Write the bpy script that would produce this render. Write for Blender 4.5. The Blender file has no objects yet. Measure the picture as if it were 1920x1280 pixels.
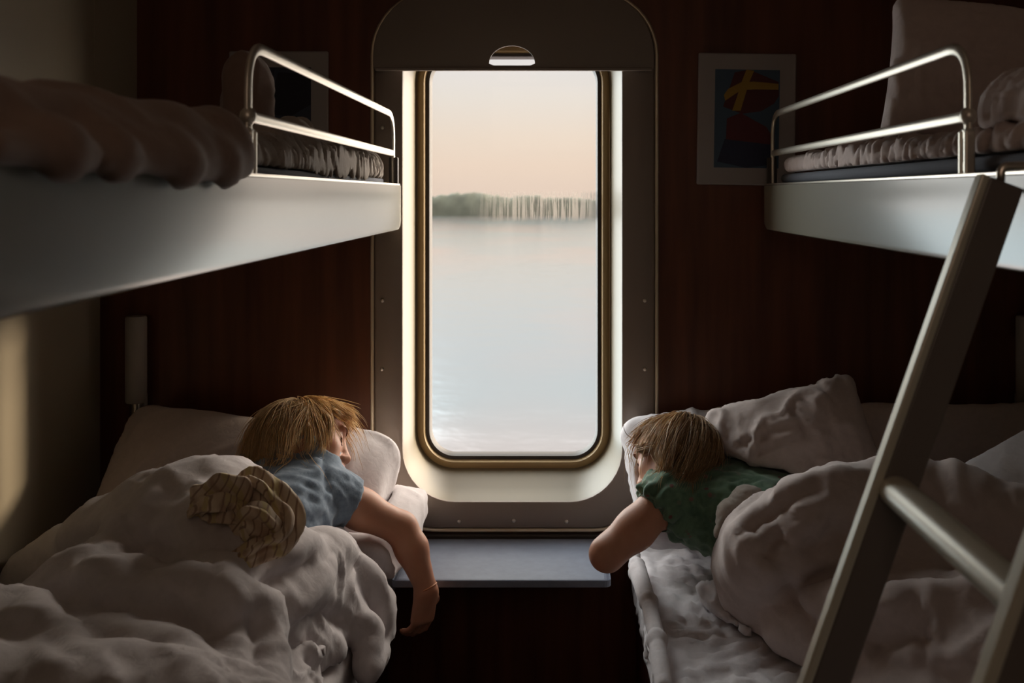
import bpy, bmesh, math, random
import numpy as np
from mathutils import Vector, Matrix
SC = bpy.context.scene
COL = SC.collection
random.seed(7); RNG = np.random.default_rng(7)
PI = math.pi
# ------------------------------------------------------------------ survey of the compartment
ZC = 1.35            # eye height of the photographer
ZB = 0.643           # top of the lower mattresses
F = 1800.0           # focal length in pixels of a 1920 wide frame
def P(px, py, d):    # a point seen at px,py standing d metres in front of the photographer
    return np.array([(px-1040)*d/F, d-2.0, ZC-(py-365)*d/F])
def Q(px, py, h):    # a point h metres above the lower mattress
    d = F*(ZC-ZB-h)/(py-365)
    return P(px, py, d)
def PX(px, py, x):   # a point in the plane X = x
    d = F*x/(px-1040)
    return P(px, py, d)
# ------------------------------------------------------------------ materials
def srgb(r, g, b):
    f = lambda c: (c/255/12.92) if c/255 <= .04045 else ((c/255+.055)/1.055)**2.4
    return (f(r), f(g), f(b), 1)
def new_mat(name):
    m = bpy.data.materials.new(name); m.use_nodes = True
    nt = m.node_tree
    return m, nt, nt.nodes['Principled BSDF']
def N(nt, t, **kw):
    n = nt.nodes.new(t)
    for k, v in kw.items():
        if k.startswith('i_'):
            n.inputs[k[2:].replace('_', ' ')].default_value = v
        else: setattr(n, k, v)
    return n
def L(nt, a, b): nt.links.new(a, b)
def ramp(nt, stops, fac=None, interp='LINEAR'):
    r = nt.nodes.new('ShaderNodeValToRGB'); r.color_ramp.interpolation = interp
    e = r.color_ramp.elements
    while len(e) < len(stops): e.new(.5)
    for k, (p, c) in enumerate(stops):
        e[k].position = p; e[k].color = c if len(c) == 4 else (*c, 1)
    if fac is not None: L(nt, fac, r.inputs['Fac'])
    return r
def mat(name, col, rough=.6, metal=0, spec=.5, coat=0, coat_rough=.2, var=0, vscale=6, bump=0, bscale=40, bdetail=4, sheen=0, stretch=None, sss=0, bdist=.002):
    m, nt, b = new_mat(name)
    b.inputs['Base Color'].default_value = col if len(col) == 4 else (*col, 1)
    b.inputs['Roughness'].default_value = rough; b.inputs['Metallic'].default_value = metal
    b.inputs['Specular IOR Level'].default_value = spec
    b.inputs['Coat Weight'].default_value = coat; b.inputs['Coat Roughness'].default_value = coat_rough
    b.inputs['Sheen Weight'].default_value = sheen
    if sss:
        b.inputs['Subsurface Weight'].default_value = sss; b.inputs['Subsurface Scale'].default_value = .01
        b.inputs['Subsurface Radius'].default_value = (1, .4, .25)
    tc = N(nt, 'ShaderNodeTexCoord'); src = tc.outputs['Object']
    if stretch:
        mp = N(nt, 'ShaderNodeMapping'); mp.inputs['Scale'].default_value = stretch; L(nt, src, mp.inputs[0]); src = mp.outputs[0]
    if var:
        n = N(nt, 'ShaderNodeTexNoise', i_Scale=vscale, i_Detail=6); L(nt, src, n.inputs['Vector'])
        c = np.array(col[:3]); r = ramp(nt, [(.3, tuple(c*(1-var))), (.7, tuple(np.minimum(c*(1+var), 1)))], n.outputs['Fac'])
        L(nt, r.outputs[0], b.inputs['Base Color'])
    if bump:
        n = N(nt, 'ShaderNodeTexNoise', i_Scale=bscale, i_Detail=bdetail); L(nt, src, n.inputs['Vector'])
        bp = N(nt, 'ShaderNodeBump', i_Strength=bump, i_Distance=bdist); L(nt, n.outputs['Fac'], bp.inputs['Height']); L(nt, bp.outputs[0], b.inputs['Normal'])
    return m
# ------------------------------------------------------------------ scene objects
def mesh_obj(name, V, Fc, m=None, parent=None, smooth=False, loc=None):
    me = bpy.data.meshes.new(name)
    V = np.asarray(V, float)
    me.from_pydata(V.tolist(), [], [list(map(int, f)) for f in Fc]); me.update()
    o = bpy.data.objects.new(name, me); COL.objects.link(o)
    for mm in (m if isinstance(m, (list, tuple)) else [m]):
        if mm: me.materials.append(mm)
    if smooth: me.polygons.foreach_set('use_smooth', [True]*len(me.polygons))
    if parent: o.parent = parent; o.matrix_parent_inverse = Matrix.Translation(-parent.location)
    return o
def thing(name, label, cat, loc=(0, 0, 0), group=None):
    o = bpy.data.objects.new(name, None); COL.objects.link(o); o.location = loc; o.empty_display_size = .05
    o['label'] = label; o['category'] = cat
    if group: o['group'] = group
    return o
def tag(o, label, cat, group=None, kind=None):
    o['label'] = label; o['category'] = cat
    if group: o['group'] = group
    if kind: o['kind'] = kind
    return o
def structure(o): o['kind'] = 'structure'; return o
class MB:            # collects shapes into one mesh
    def __init__(s): s.V = []; s.F = []; s.M = []
    def add(s, V, Fc, mi=0):
        k = len(s.V); s.V += [tuple(v) for v in V]; s.F += [tuple(i+k for i in f) for f in Fc]; s.M += [mi]*len(Fc); return s
    def box(s, lo, hi, mi=0, bev=0, seg=2):
        bm = bmesh.new(); bmesh.ops.create_cube(bm, size=1)
        for v in bm.verts: v.co = Vector([lo[i]+(v.co[i]+.5)*(hi[i]-lo[i]) for i in range(3)])
        if bev: bmesh.ops.bevel(bm, geom=bm.edges[:], offset=bev, segments=seg, affect='EDGES', profile=.5)
        return s.bm(bm, mi)
    def bm(s, bm, mi=0):
        bm.verts.index_update(); bmesh.ops.recalc_face_normals(bm, faces=bm.faces[:])
        s.add([v.co for v in bm.verts], [[v.index for v in f.verts] for f in bm.faces], mi); bm.free(); return s
    def tube(s, pts, r, n=12, mi=0, caps=True, closed=False, flat=1.0, up=None):
        pts = [np.array(p, float) for p in pts]; m = len(pts); V = []; Fc = []
        rs = r if hasattr(r, '__len__') else [r]*m
        u = None
        for i, p in enumerate(pts):
            a = pts[(i-1) % m] if (closed or i > 0) else p; b = pts[(i+1) % m] if (closed or i < m-1) else p
            t = b-a; t /= (np.linalg.norm(t)+1e-12)
            if u is None:
                u = np.array(up if up is not None else ((0, 0, 1) if abs(t[2]) < .9 else (1, 0, 0)), float)
            u = u-t*u.dot(t); u /= np.linalg.norm(u); w = np.cross(t, u)
            for k in range(n):
                an = 2*PI*k/n; V.append(p+rs[i]*(math.cos(an)*u+flat*math.sin(an)*w))
        for i in range(m if closed else m-1):
            j = (i+1) % m
            for k in range(n): Fc.append((i*n+k, i*n+(k+1) % n, j*n+(k+1) % n, j*n+k))
        if caps and not closed: Fc.append(tuple(range(n-1, -1, -1))); Fc.append(tuple((m-1)*n+k for k in range(n)))
        return s.add(V, Fc, mi)
    def loops(s, loops, mi=0, closed=True, cap0=False, cap1=False):
        n = len(loops[0]); V = [p for l in loops for p in l]; Fc = []
        for i in range(len(loops)-1):
            for k in range(n if closed else n-1): Fc.append((i*n+k, i*n+(k+1) % n, (i+1)*n+(k+1) % n, (i+1)*n+k))
        if cap0: Fc.append(tuple(range(n-1, -1, -1)))
        if cap1: Fc.append(tuple((len(loops)-1)*n+k for k in range(n)))
        return s.add(V, Fc, mi)
    def ball(s, c, r, mi=0, seg=10):
        bm = bmesh.new(); bmesh.ops.create_uvsphere(bm, u_segments=seg, v_segments=seg//2+1, radius=1)
        r = r if hasattr(r, '__len__') else (r, r, r)
        for v in bm.verts: v.co = Vector([c[i]+v.co[i]*r[i] for i in range(3)])
        return s.bm(bm, mi)
    def build(s, name, m=None, parent=None, smooth=False):
        o = mesh_obj(name, s.V, s.F, m, parent, smooth)
        if any(s.M): o.data.polygons.foreach_set('material_index', s.M)
        bm = bmesh.new(); bm.from_mesh(o.data); bmesh.ops.recalc_face_normals(bm, faces=bm.faces[:]); bm.to_mesh(o.data); bm.free()
        return o
def autosmooth(o, ang=35):
    o.data.polygons.foreach_set('use_smooth', [True]*len(o.data.polygons))
    md = o.modifiers.new('es', 'EDGE_SPLIT'); md.split_angle = math.radians(ang)
    return o
def rr(x0, x1, z0, z1, r, y, q=10):           # rounded rectangle loop in the plane Y=y
    out = []
    for cx, cz, a0 in ((x1-r, z1-r, 0), (x0+r, z1-r, 90), (x0+r, z0+r, 180), (x1-r, z0+r, 270)):
        for k in range(q+1):
            a = math.radians(a0+90*k/q); out.append((cx+r*math.cos(a), y, cz+r*math.sin(a)))
    return out
def arc_path(pts, r, q=6):                    # polyline with rounded corners
    pts = [np.array(p, float) for p in pts]; out = [pts[0]]
    for a, b, c in zip(pts, pts[1:], pts[2:]):
        u = (a-b)/np.linalg.norm(a-b); v = (c-b)/np.linalg.norm(c-b)
        p0 = b+u*r; p1 = b+v*r
        for k in range(q+1):
            t = k/q; out.append((1-t)**2*p0+2*t*(1-t)*b+t*t*p1)
    return out+[pts[-1]]
# ------------------------------------------------------------------ noise
_pt = RNG.permutation(256); _pt = np.concatenate([_pt, _pt, _pt])
_gr = RNG.normal(size=(256, 3)); _gr /= np.linalg.norm(_gr, axis=1)[:, None]
def noise(p):
    p = np.asarray(p, float); i = np.floor(p).astype(int); f = p-i; i &= 255
    u = f*f*f*(f*(f*6-15)+10); r = 0
    for dx in (0, 1):
        for dy in (0, 1):
            for dz in (0, 1):
                h = _pt[_pt[_pt[i[:, 0]+dx]+i[:, 1]+dy]+i[:, 2]+dz]
                g = (_gr[h]*(f-np.array([dx, dy, dz]))).sum(1)
                w = (u[:, 0] if dx else 1-u[:, 0])*(u[:, 1] if dy else 1-u[:, 1])*(u[:, 2] if dz else 1-u[:, 2])
                r = r+g*w
    return r
def fbm(p, o=3):
    r = 0; a = 1
    for k in range(o): r = r+a*noise(p*2**k+17.3*k); a *= .5
    return r
# ------------------------------------------------------------------ signed distance modelling
def smin(a, b, k):
    if k <= 0: return np.minimum(a, b)
    h = np.clip(.5+.5*(b-a)/k, 0, 1); return b+(a-b)*h-k*h*(1-h)
class SDF:
    def __init__(s): s.ops = []; s.lo = np.full(3, 1e9); s.hi = -s.lo
    def _bb(s, pts, r):
        pts = np.atleast_2d(pts); s.lo = np.minimum(s.lo, pts.min(0)-r); s.hi = np.maximum(s.hi, pts.max(0)+r)
    def cone(s, a, b, ra, rb, k=.02, flat=None, sub=False):   # tapered capsule
        a = np.array(a, float); b = np.array(b, float)
        if not sub: s._bb([a, b], max(ra, rb))
        def f(p):
            ab = b-a; t = np.clip((p-a)@ab/(ab@ab+1e-12), 0, 1)
            return np.linalg.norm(p-a-t[:, None]*ab, axis=1)-(ra+(rb-ra)*t)
        s.ops.append((f, k, sub)); return s
    def chain(s, pts, rs, k=.02, sub=False):
        if not hasattr(rs, '__len__'): rs = [rs]*len(pts)
        for i in range(len(pts)-1): s.cone(pts[i], pts[i+1], rs[i], rs[i+1], k, sub=sub)
        return s
    def ell(s, c, r, R=None, k=.02, sub=False):
        c = np.array(c, float); r = np.array(r, float); R = np.eye(3) if R is None else np.array(R, float)
        if not sub: s._bb([c], r.max())
        def f(p):
            q = (p-c)@R.T; k0 = np.linalg.norm(q/r, axis=1); k1 = np.linalg.norm(q/(r*r), axis=1)
            return k0*(k0-1)/np.maximum(k1, 1e-9)
        s.ops.append((f, k, sub)); return s
    def box(s, c, h, r, R=None, k=.02, sub=False):
        c = np.array(c, float); h = np.array(h, float); R = np.eye(3) if R is None else np.array(R, float)
        if not sub: s._bb([c], np.linalg.norm(h))
        def f(p):
            q = np.abs((p-c)@R.T)-(h-r)
            return np.linalg.norm(np.maximum(q, 0), axis=1)+np.minimum(q.max(1), 0)-r
        s.ops.append((f, k, sub)); return s
    def pillow(s, c, h, R=None, k=.02, pw=2.2, cor=.055):     # cushion: thick middle, thin seams
        c = np.array(c, float); h = np.array(h, float); R = np.eye(3) if R is None else np.array(R, float)
        s._bb([c], np.linalg.norm(h))
        def f(p):
            q = (p-c)@R.T; u = np.minimum(np.abs(q[:, 0])/h[0], 1); v = np.minimum(np.abs(q[:, 1])/h[1], 1)
            t = h[2]*((1-u**pw)*(1-v**pw))**.5+.007
            dz = (np.abs(q[:, 2])-t)*.62
            dx = np.abs(q[:, 0])-h[0]*(1-.07*(1-v**2)); dy = np.abs(q[:, 1])-h[1]*(1-.07*(1-u**2))
            dxy = np.linalg.norm(np.stack([np.maximum(dx+cor, 0), np.maximum(dy+cor, 0)], 1), axis=1)+np.minimum(np.maximum(dx+cor, dy+cor), 0)-cor
            return -smin(-dxy, -dz, .012)
        s.ops.append((f, k, False)); return s
    def cut(s, other, gap=.003, k=.006):                      # keep clear of something already there
        lo, hi = other.lo-.04, other.hi+.04
        if (s.lo > hi).any() or (s.hi < lo).any(): return s
        def f(p):
            r = np.full(len(p), .06); m = ((p > lo) & (p < hi)).all(1)
            if m.any(): r[m] = other(p[m])-gap
            return r
        s.ops.append((f, k, True)); return s
    def push(s, V, gap=.001, it=2):                           # move points out of this form
        V = V.copy()
        m = np.nonzero(((V > s.lo-.02) & (V < s.hi+.02)).all(1))[0]
        for _ in range(it):
            if not len(m): break
            d = s.eval(V[m]); q = d < gap; m = m[q]; d = d[q]
            if len(m): V[m] += s.grad(V[m])*np.minimum(gap-d, .03)[:, None]
        return V
    def cast(s, px, py, d0=1.2, d1=2.05):                     # first point met looking towards px,py
        d = d0
        for _ in range(80):
            p = P(px, py, d); e = float(s(p[None])[0])
            if e < .0006 or d > d1: break
            d += max(e*.7, .0006)
        return P(px, py, d) if d <= d1 else None
    def __call__(s, p):
        d = None
        for f, k, sub in s.ops:
            e = f(p)
            if d is None: d = e
            elif sub: d = -smin(-d, e, k)
            else: d = smin(d, e, k)
        return d
    def eval(s, p, ch=150000):
        return np.concatenate([s(p[i:i+ch]) for i in range(0, len(p), ch)])
    def grad(s, p, e=8e-4):
        g = np.stack([s.eval(p+np.eye(3)[i]*e)-s.eval(p-np.eye(3)[i]*e) for i in range(3)], 1)
        return g/np.maximum(np.linalg.norm(g, axis=1), 1e-9)[:, None]
    def mesh(s, h, proj=3, clip=None, pad=.02):
        lo = s.lo-pad; hi = s.hi+pad
        if clip: lo = np.maximum(lo, clip[0]); hi = np.minimum(hi, clip[1])
        n = np.ceil((hi-lo)/h).astype(int)+1
        ax = [lo[i]+h*np.arange(n[i]) for i in range(3)]
        q = 4; nc = -(-n//q)+1
        axc = [lo[i]+h*q*np.arange(nc[i])+h*1.5 for i in range(3)]
        Dc = s.eval(np.stack(np.meshgrid(*axc, indexing='ij'), -1).reshape(-1, 3)).reshape(nc)
        D = Dc.repeat(q, 0).repeat(q, 1).repeat(q, 2)[:n[0], :n[1], :n[2]].copy()
        near = np.argwhere(np.abs(D) < h*q*2.2)
        D[tuple(near.T)] = s.eval(lo+h*near); S = D < 0
        c = np.zeros(n-1, int); acc = np.zeros(tuple(n-1)+(3,)); cnt = np.zeros(n-1)
        sl = lambda o: tuple(slice(o[i], n[i]-1+o[i]) for i in range(3))
        cor = [(a, b, d) for a in (0, 1) for b in (0, 1) for d in (0, 1)]
        for o in cor: c += S[sl(o)]
        for a in cor:
            for i in range(3):
                if a[i]: continue
                b = list(a); b[i] = 1; b = tuple(b)
                da = D[sl(a)]; db = D[sl(b)]; m = (da < 0) != (db < 0)
                t = np.where(m, da/np.where(m, da-db, 1), 0)
                for j in range(3): acc[..., j] += np.where(m, a[j]+(t if j == i else 0), 0)
                cnt += m
        act = (c > 0) & (c < 8); idx = -np.ones(n-1, int); idx[act] = np.arange(act.sum())
        ii = np.argwhere(act); V = lo+h*(ii+acc[act]/cnt[act][:, None])
        Fc = []
        for i in range(3):
            j, k = (i+1) % 3, (i+2) % 3
            a = [slice(None)]*3; b = [slice(None)]*3; a[i] = slice(0, n[i]-1); b[i] = slice(1, n[i])
            m = S[tuple(a)] != S[tuple(b)]
            e = np.argwhere(m); e = e[(e[:, j] > 0) & (e[:, k] > 0) & (e[:, j] < n[j]-1) & (e[:, k] < n[k]-1)]
            if not len(e): continue
            def cell(dj, dk):
                q = e.copy(); q[:, j] -= dj; q[:, k] -= dk; return idx[q[:, 0], q[:, 1], q[:, 2]]
            quad = np.stack([cell(1, 1), cell(0, 1), cell(0, 0), cell(1, 0)], 1)
            fl = ~S[tuple(a)][tuple(e.T)]; quad[fl] = quad[fl][:, ::-1]
            Fc.append(quad)
        Fc = np.concatenate(Fc); Fc = Fc[(Fc >= 0).all(1)]
        for _ in range(proj):
            V = laplace(V, Fc, .35, 1); g = s.grad(V); V = V-g*np.clip(s.eval(V), -h, h)[:, None]
        return V, Fc
def edges_of(Fc):
    Fc = np.asarray(Fc); E = np.concatenate([np.stack([Fc[:, i], Fc[:, (i+1) % Fc.shape[1]]], 1) for i in range(Fc.shape[1])])
    return np.unique(np.sort(E, 1), axis=0)
def laplace(V, Fc, w=.5, it=1, keep=None, E=None):
    E = edges_of(Fc) if E is None else E; n = len(V)
    deg = np.bincount(E.ravel(), minlength=n).clip(1)
    for _ in range(it):
        A = np.stack([np.bincount(E[:, 0], V[E[:, 1], i], n)+np.bincount(E[:, 1], V[E[:, 0], i], n) for i in range(3)], 1)/deg[:, None]
        d = (A-V)*w
        if keep is not None: d *= keep[:, None]
        V = V+d
    return V
def vnormals(V, Fc):
    Fc = np.asarray(Fc); a = V[Fc[:, 2]]-V[Fc[:, 0]]; b = V[Fc[:, 3 % Fc.shape[1]]]-V[Fc[:, 1]] if Fc.shape[1] == 4 else V[Fc[:, 2]]-V[Fc[:, 1]]
    fn = np.cross(a, b); n = len(V)
    N_ = np.stack([sum(np.bincount(Fc[:, c], fn[:, i], n) for c in range(Fc.shape[1])) for i in range(3)], 1)
    return N_/np.maximum(np.linalg.norm(N_, axis=1), 1e-12)[:, None]
def crumple(V, Fc, grow=.06, amp=.012, it=120, bend=.04, direction=None, mask=None, seed=0, pull=.03, floor=None, nscale=30):
    """cloth that is a little too large for the form it lies on: relax edge lengths and let it buckle"""
    Fc = np.asarray(Fc); E = np.concatenate([edges_of(Fc), np.sort(np.stack([Fc[:, 0], Fc[:, 2]], 1), 1), np.sort(np.stack([Fc[:, 1], Fc[:, 3]], 1), 1)])
    E1 = edges_of(Fc); n = len(V); B = V.copy(); NB = vnormals(V, Fc)
    e = V[E[:, 1]]-V[E[:, 0]]; L0 = np.linalg.norm(e, axis=1); g = np.full(len(E), grow)
    mk = np.ones(n) if mask is None else mask
    g = g*(mk[E[:, 0]]+mk[E[:, 1]])/2
    if direction is not None:
        dr = direction if np.ndim(direction) == 2 else np.tile(np.array(direction, float), (n, 1))
        dr = dr/np.maximum(np.linalg.norm(dr, axis=1), 1e-9)[:, None]; de = dr[E[:, 0]]
        g = g*((e/L0[:, None]*de).sum(1))**2
    Lr = L0*(1+g); deg = np.bincount(E.ravel(), minlength=n).clip(1)
    V = V+NB*(noise(V*nscale+seed*3.1)*amp*.5*mk)[:, None]
    for i in range(it):
        d = V[E[:, 1]]-V[E[:, 0]]; l = np.linalg.norm(d, axis=1)+1e-9
        c = d*((l-Lr)/l*.5)[:, None]
        A = np.stack([np.bincount(E[:, 0], c[:, j], n)-np.bincount(E[:, 1], c[:, j], n) for j in range(3)], 1)/deg[:, None]
        V = V+A*1.6
        D = V-B; dn = (D*NB).sum(1); dt = D-dn[:, None]*NB
        dn = np.clip(dn*(1-pull*.3), -amp, amp*1.3)
        D = dn[:, None]*NB+dt*(1-pull*2)
        if bend: D = laplace(D, None, bend, 1, E=E1)
        V = B+D
    return V
def folds(V, Fc, axis, wl, amp, seed=0, warp=.55, stretch=.28, mask=None, sharp=1.6):
    """long soft creases running along an axis, bent by a warp, fading in and out"""
    a = np.array(axis, float); a /= np.linalg.norm(a); o = seed*5.37
    W = V+warp*wl*3*np.stack([noise(V*(.22/wl)+o), noise(V*(.22/wl)+o+9), noise(V*(.22/wl)+o+21)], 1)
    al = W@a; q = (W-al[:, None]*a)+np.outer(al*stretch, a)
    n = noise(q/wl+o*1.7); r = np.clip(1-np.abs(n)*2.6, 0, 1)**sharp
    m = np.clip(.45+1.5*noise(V*(.16/wl)+o+3), 0, 1)
    if mask is not None: m = m*mask
    return V+vnormals(V, Fc)*(amp*(r-.25)*m)[:, None]
def crease(V, Fc, sdf, lines, w, amp, sharp=True):
    """raise (or sink) the cloth along lines seen on it"""
    NV = vnormals(V, Fc); D = np.zeros(len(V))
    for g in lines:
        q = [sdf.cast(x, y, .9) for x, y in g]; q = [v for v in q if v is not None]
        if len(q) < 2: continue
        q = np.array(q); ext = np.vstack([2*q[0]-q[1], q, 2*q[-1]-q[-2]]); tt = np.linspace(0, len(q)-1, 8*len(q)); f = np.clip(tt.astype(int), 0, len(q)-2); u = (tt-f)[:, None]
        a, b, c, d = ext[f], ext[f+1], ext[f+2], ext[f+3]; q = .5*(2*b+(c-a)*u+(2*a-5*b+4*c-d)*u*u+(3*b-a-3*c+d)*u**3)
        best = np.full(len(V), 9.); tp = np.zeros(len(V))
        for i, p in enumerate(q):
            e = np.linalg.norm(V-p, axis=1); m = e < best; best[m] = e[m]; tp[m] = i/(len(q)-1)
        r = best/w; k = np.exp(-np.sqrt(r*r+.08)+.28) if sharp else np.exp(-r*r)
        k = k*np.clip(np.minimum(tp, 1-tp)*5+.25, 0, 1); D = np.where(np.abs(k) > np.abs(D), k, D)
    return V+NV*(amp*D)[:, None]
def basis(x=None, y=None, z=None):           # rows = local axes; give two, the second is squared up
    if x is not None and y is not None:
        x = np.array(x, float); y = np.array(y, float); x /= np.linalg.norm(x); y = y-x*(x@y); y /= np.linalg.norm(y); z = np.cross(x, y)
    elif y is not None and z is not None:
        y = np.array(y, float); z = np.array(z, float); z /= np.linalg.norm(z); y = y-z*(z@y); y /= np.linalg.norm(y); x = np.cross(y, z)
    else:
        x = np.array(x, float); z = np.array(z, float); z /= np.linalg.norm(z); x = x-z*(z@x); x /= np.linalg.norm(x); y = np.cross(z, x)
    return np.stack([x, y, z])
# ================================================================== materials of the place
WOOD = mat('dark wood veneer', (.125, .042, .021), rough=.42, spec=.35, var=.35, vscale=3, stretch=(9, 9, .7), bump=.06, bscale=50)
PAINT = mat('cream wall laminate', (.42, .36, .27), rough=.5, spec=.4, bump=.04, bscale=300)
ENAMEL = mat('pale enamel', (.20, .19, .145), rough=.6, spec=.15, coat=.9, coat_rough=.17, bump=.02, bscale=120)
FRAMEP = mat('window surround plastic', (.255, .205, .17), rough=.5, spec=.4, bump=.05, bscale=260)
REVEAL = mat('window reveal plastic', (.20, .168, .115), rough=.4, spec=.5)
OCHRE = mat('ochre seal', (.36, .25, .12), rough=.5)
RUBBER = mat('dark rubber', (.03, .022, .016), rough=.55)
CHROME = mat('brushed metal', (.75, .70, .62), rough=.28, metal=1)
ALU = mat('satin rail metal', (.68, .64, .56), rough=.38, metal=.75)
TRIM = mat('pale metal edge', (.72, .62, .46), rough=.3, metal=.35)
TABLE = mat('grey blue laminate', (.20, .225, .29), rough=.42, spec=.5, var=.08, vscale=60)
DARKRED = mat('dark red varnish', (.045, .010, .007), rough=.4)
CARPET = mat('carpet', (.03, .025, .03), rough=.95, bump=.3, bscale=400)
CEIL = mat('ceiling laminate', (.5, .46, .4), rough=.6)
def sheet_mat(name, col, bump=.10, sc=55, rough=.9, var=.05):
    m, nt, b = new_mat(name)
    tc = N(nt, 'ShaderNodeTexCoord')
    n1 = N(nt, 'ShaderNodeTexNoise', i_Scale=sc, i_Detail=5, i_Distortion=1.2); L(nt, tc.outputs['Object'], n1.inputs['Vector'])
    mr = N(nt, 'ShaderNodeTexNoise', i_Scale=14, i_Detail=4, i_Distortion=2.0); L(nt, tc.outputs['Object'], mr.inputs['Vector'])
    ab = N(nt, 'ShaderNodeMath', operation='SUBTRACT'); L(nt, mr.outputs['Fac'], ab.inputs[0]); ab.inputs[1].default_value = .5
    a2 = N(nt, 'ShaderNodeMath', operation='ABSOLUTE'); L(nt, ab.outputs[0], a2.inputs[0])
    mx = N(nt, 'ShaderNodeMath', operation='MULTIPLY_ADD'); L(nt, a2.outputs[0], mx.inputs[0]); mx.inputs[1].default_value = -.8; L(nt, n1.outputs['Fac'], mx.inputs[2])
    bp = N(nt, 'ShaderNodeBump', i_Strength=bump, i_Distance=.008); L(nt, mx.outputs[0], bp.inputs['Height']); L(nt, bp.outputs[0], b.inputs['Normal'])
    c = np.array(col[:3]); r = ramp(nt, [(.3, tuple(c*(1-var))), (.7, tuple(np.minimum(c*(1+var), 1)))], n1.outputs['Fac'])
    L(nt, r.outputs[0], b.inputs['Base Color'])
    b.inputs['Roughness'].default_value = rough; b.inputs['Specular IOR Level'].default_value = .2; b.inputs['Sheen Weight'].default_value = .15
    return m
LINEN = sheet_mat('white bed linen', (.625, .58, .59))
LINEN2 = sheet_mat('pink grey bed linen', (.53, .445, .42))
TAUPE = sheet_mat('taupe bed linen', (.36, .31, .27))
SHADEL = sheet_mat('shade brown bed linen', (.24, .165, .13))  # linen coloured dark brown for the shade on the left upper bunk
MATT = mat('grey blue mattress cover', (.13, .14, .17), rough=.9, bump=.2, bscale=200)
# ================================================================== shell
XL0, XL1, XR = -.947, -.870, 1.05
YF, ZT = -2.35, 2.3
m = MB()
m.add([(XL0, 0, 0), (XL0, YF, 0), (XL0, YF, ZC+.005), (XL0, 0, ZC+.005), (XL1, 0, ZC+.005), (XL1, YF, ZC+.005), (XL1, YF, ZT), (XL1, 0, ZT)],
      [(0, 1, 2, 3), (3, 2, 5, 4), (4, 5, 6, 7)])
m.box((XL1-.001, -.186, ZC+.01), (XL1+.0015, -.180, ZT-.02))
structure(m.build('wall_left', PAINT))
structure(MB().add([(XR, 0, 0), (XR, YF, 0), (XR, YF, ZT), (XR, 0, ZT)], [(0, 1, 2, 3)]).build('wall_right', PAINT))
structure(MB().add([(XL0-.02, YF, 0), (XR+.02, YF, 0), (XR+.02, YF, ZT), (XL0-.02, YF, ZT)], [(0, 1, 2, 3)]).build('wall_front', PAINT))
structure(MB().add([(XL0-.1, .01, 0), (XR+.1, .01, 0), (XR+.1, YF-.1, 0), (XL0-.1, YF-.1, 0)], [(0, 1, 2, 3)]).build('floor', CARPET))
structure(MB().add([(XL0-.1, .01, ZT), (XR+.1, .01, ZT), (XR+.1, YF-.1, ZT), (XL0-.1, YF-.1, ZT)], [(0, 1, 2, 3)]).build('ceiling', CEIL))
# window outlines, left right bottom top
def W(px): return (px-1040)/900
def H(py): return ZC-(py-365)/900
OUT = (W(703), W(1227), H(988), H(-11), .128)
OPN = (W(757), W(1165), H(937), H(40), .108)
def loop(o, y, g=0, r=None):
    return rr(o[0]-g, o[1]+g, o[2]-g, o[3]+g, (o[4]+g) if r is None else r, y)
def rect_loop(ref, x0, x1, z0, z1, y):       # outer rectangle sampled to pair with a rounded loop
    cx = (OPN[0]+OPN[1])/2; cz = (OPN[2]+OPN[3])/2; out = []
    q = 11
    n = len(ref)
    cornr = [(x1, z1), (x0, z1), (x0, z0), (x1, z0)]
    for i, p in enumerate(ref):
        c, k = divmod(i, q); nx = cornr[c]
        # split every rounded corner between the two sides that meet there
        t = k/(q-1)
        hor = c in (1, 3)
        a = (p[0], nx[1]); b = (nx[0], p[2])
        first, last = ((nx[0], p[2]), (p[0], nx[1])) if c in (0, 2) else ((p[0], nx[1]), (nx[0], p[2]))
        if t < .5: out.append((first[0]+(nx[0]-first[0])*t*2, y, first[1]+(nx[1]-first[1])*t*2))
        else: out.append((nx[0]+(last[0]-nx[0])*(t*2-1), y, nx[1]+(last[1]-nx[1])*(t*2-1)))
    return out
l0 = loop(OPN, 0, .004)
structure(MB().loops([l0, rect_loop(l0, XL0-.05, XR+.05, 0, ZT, 0)]).build('wall_back', WOOD))
# ------------------------------------------------------------------ window
win = thing('window_1', 'tall rounded train window looking out over pale water at dawn', 'window', ((OUT[0]+OUT[1])/2, 0, OUT[2])); win['kind'] = 'structure'
autosmooth(MB().loops([loop(OUT, -.001), loop(OUT, -.009, -.002), loop(OUT, -.012, -.006), loop(OPN, -.012, .004), loop(OPN, -.010, .001), loop(OPN, -.004)]).build('window_frame', FRAMEP, win), 40)
REC = .11
B0 = (W(784)*1.055, W(1142)*1.055, ZC-(875-365)*1.055/900, ZC-(85-365)*1.055/900, .082)
autosmooth(MB().loops([loop(OPN, -.0045), loop(OPN, .02, -.004), loop(OPN, .05, -.011), loop(B0, .09, .004), loop(B0, REC-.006)]).build('window_reveal', REVEAL, win), 60)
G = lambda g: (B0[0]+g, B0[1]-g, B0[2]+g, B0[3]-g, max(B0[4]-g, .02))
autosmooth(MB().loops([loop(G(-.012), REC-.004), loop(G(0), REC-.008), loop(G(.004), REC-.013), loop(G(.0145), REC-.015), loop(G(.0185), REC-.004), loop(G(.0185), REC+.01)]).build('inner_seal', OCHRE, win), 50)
autosmooth(MB().loops([loop(G(.0175), REC-.002), loop(G(.0185), REC-.006), loop(G(.0255), REC-.006), loop(G(.0285), REC+.004), loop(G(.0285), REC+.02)]).build('gasket', RUBBER, win), 50)
tr = MB(); tr.tube(loop(OUT, -.006, .004), .0042, n=8, closed=True); autosmooth(tr.build('edge_trim', TRIM, win), 80)
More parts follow.
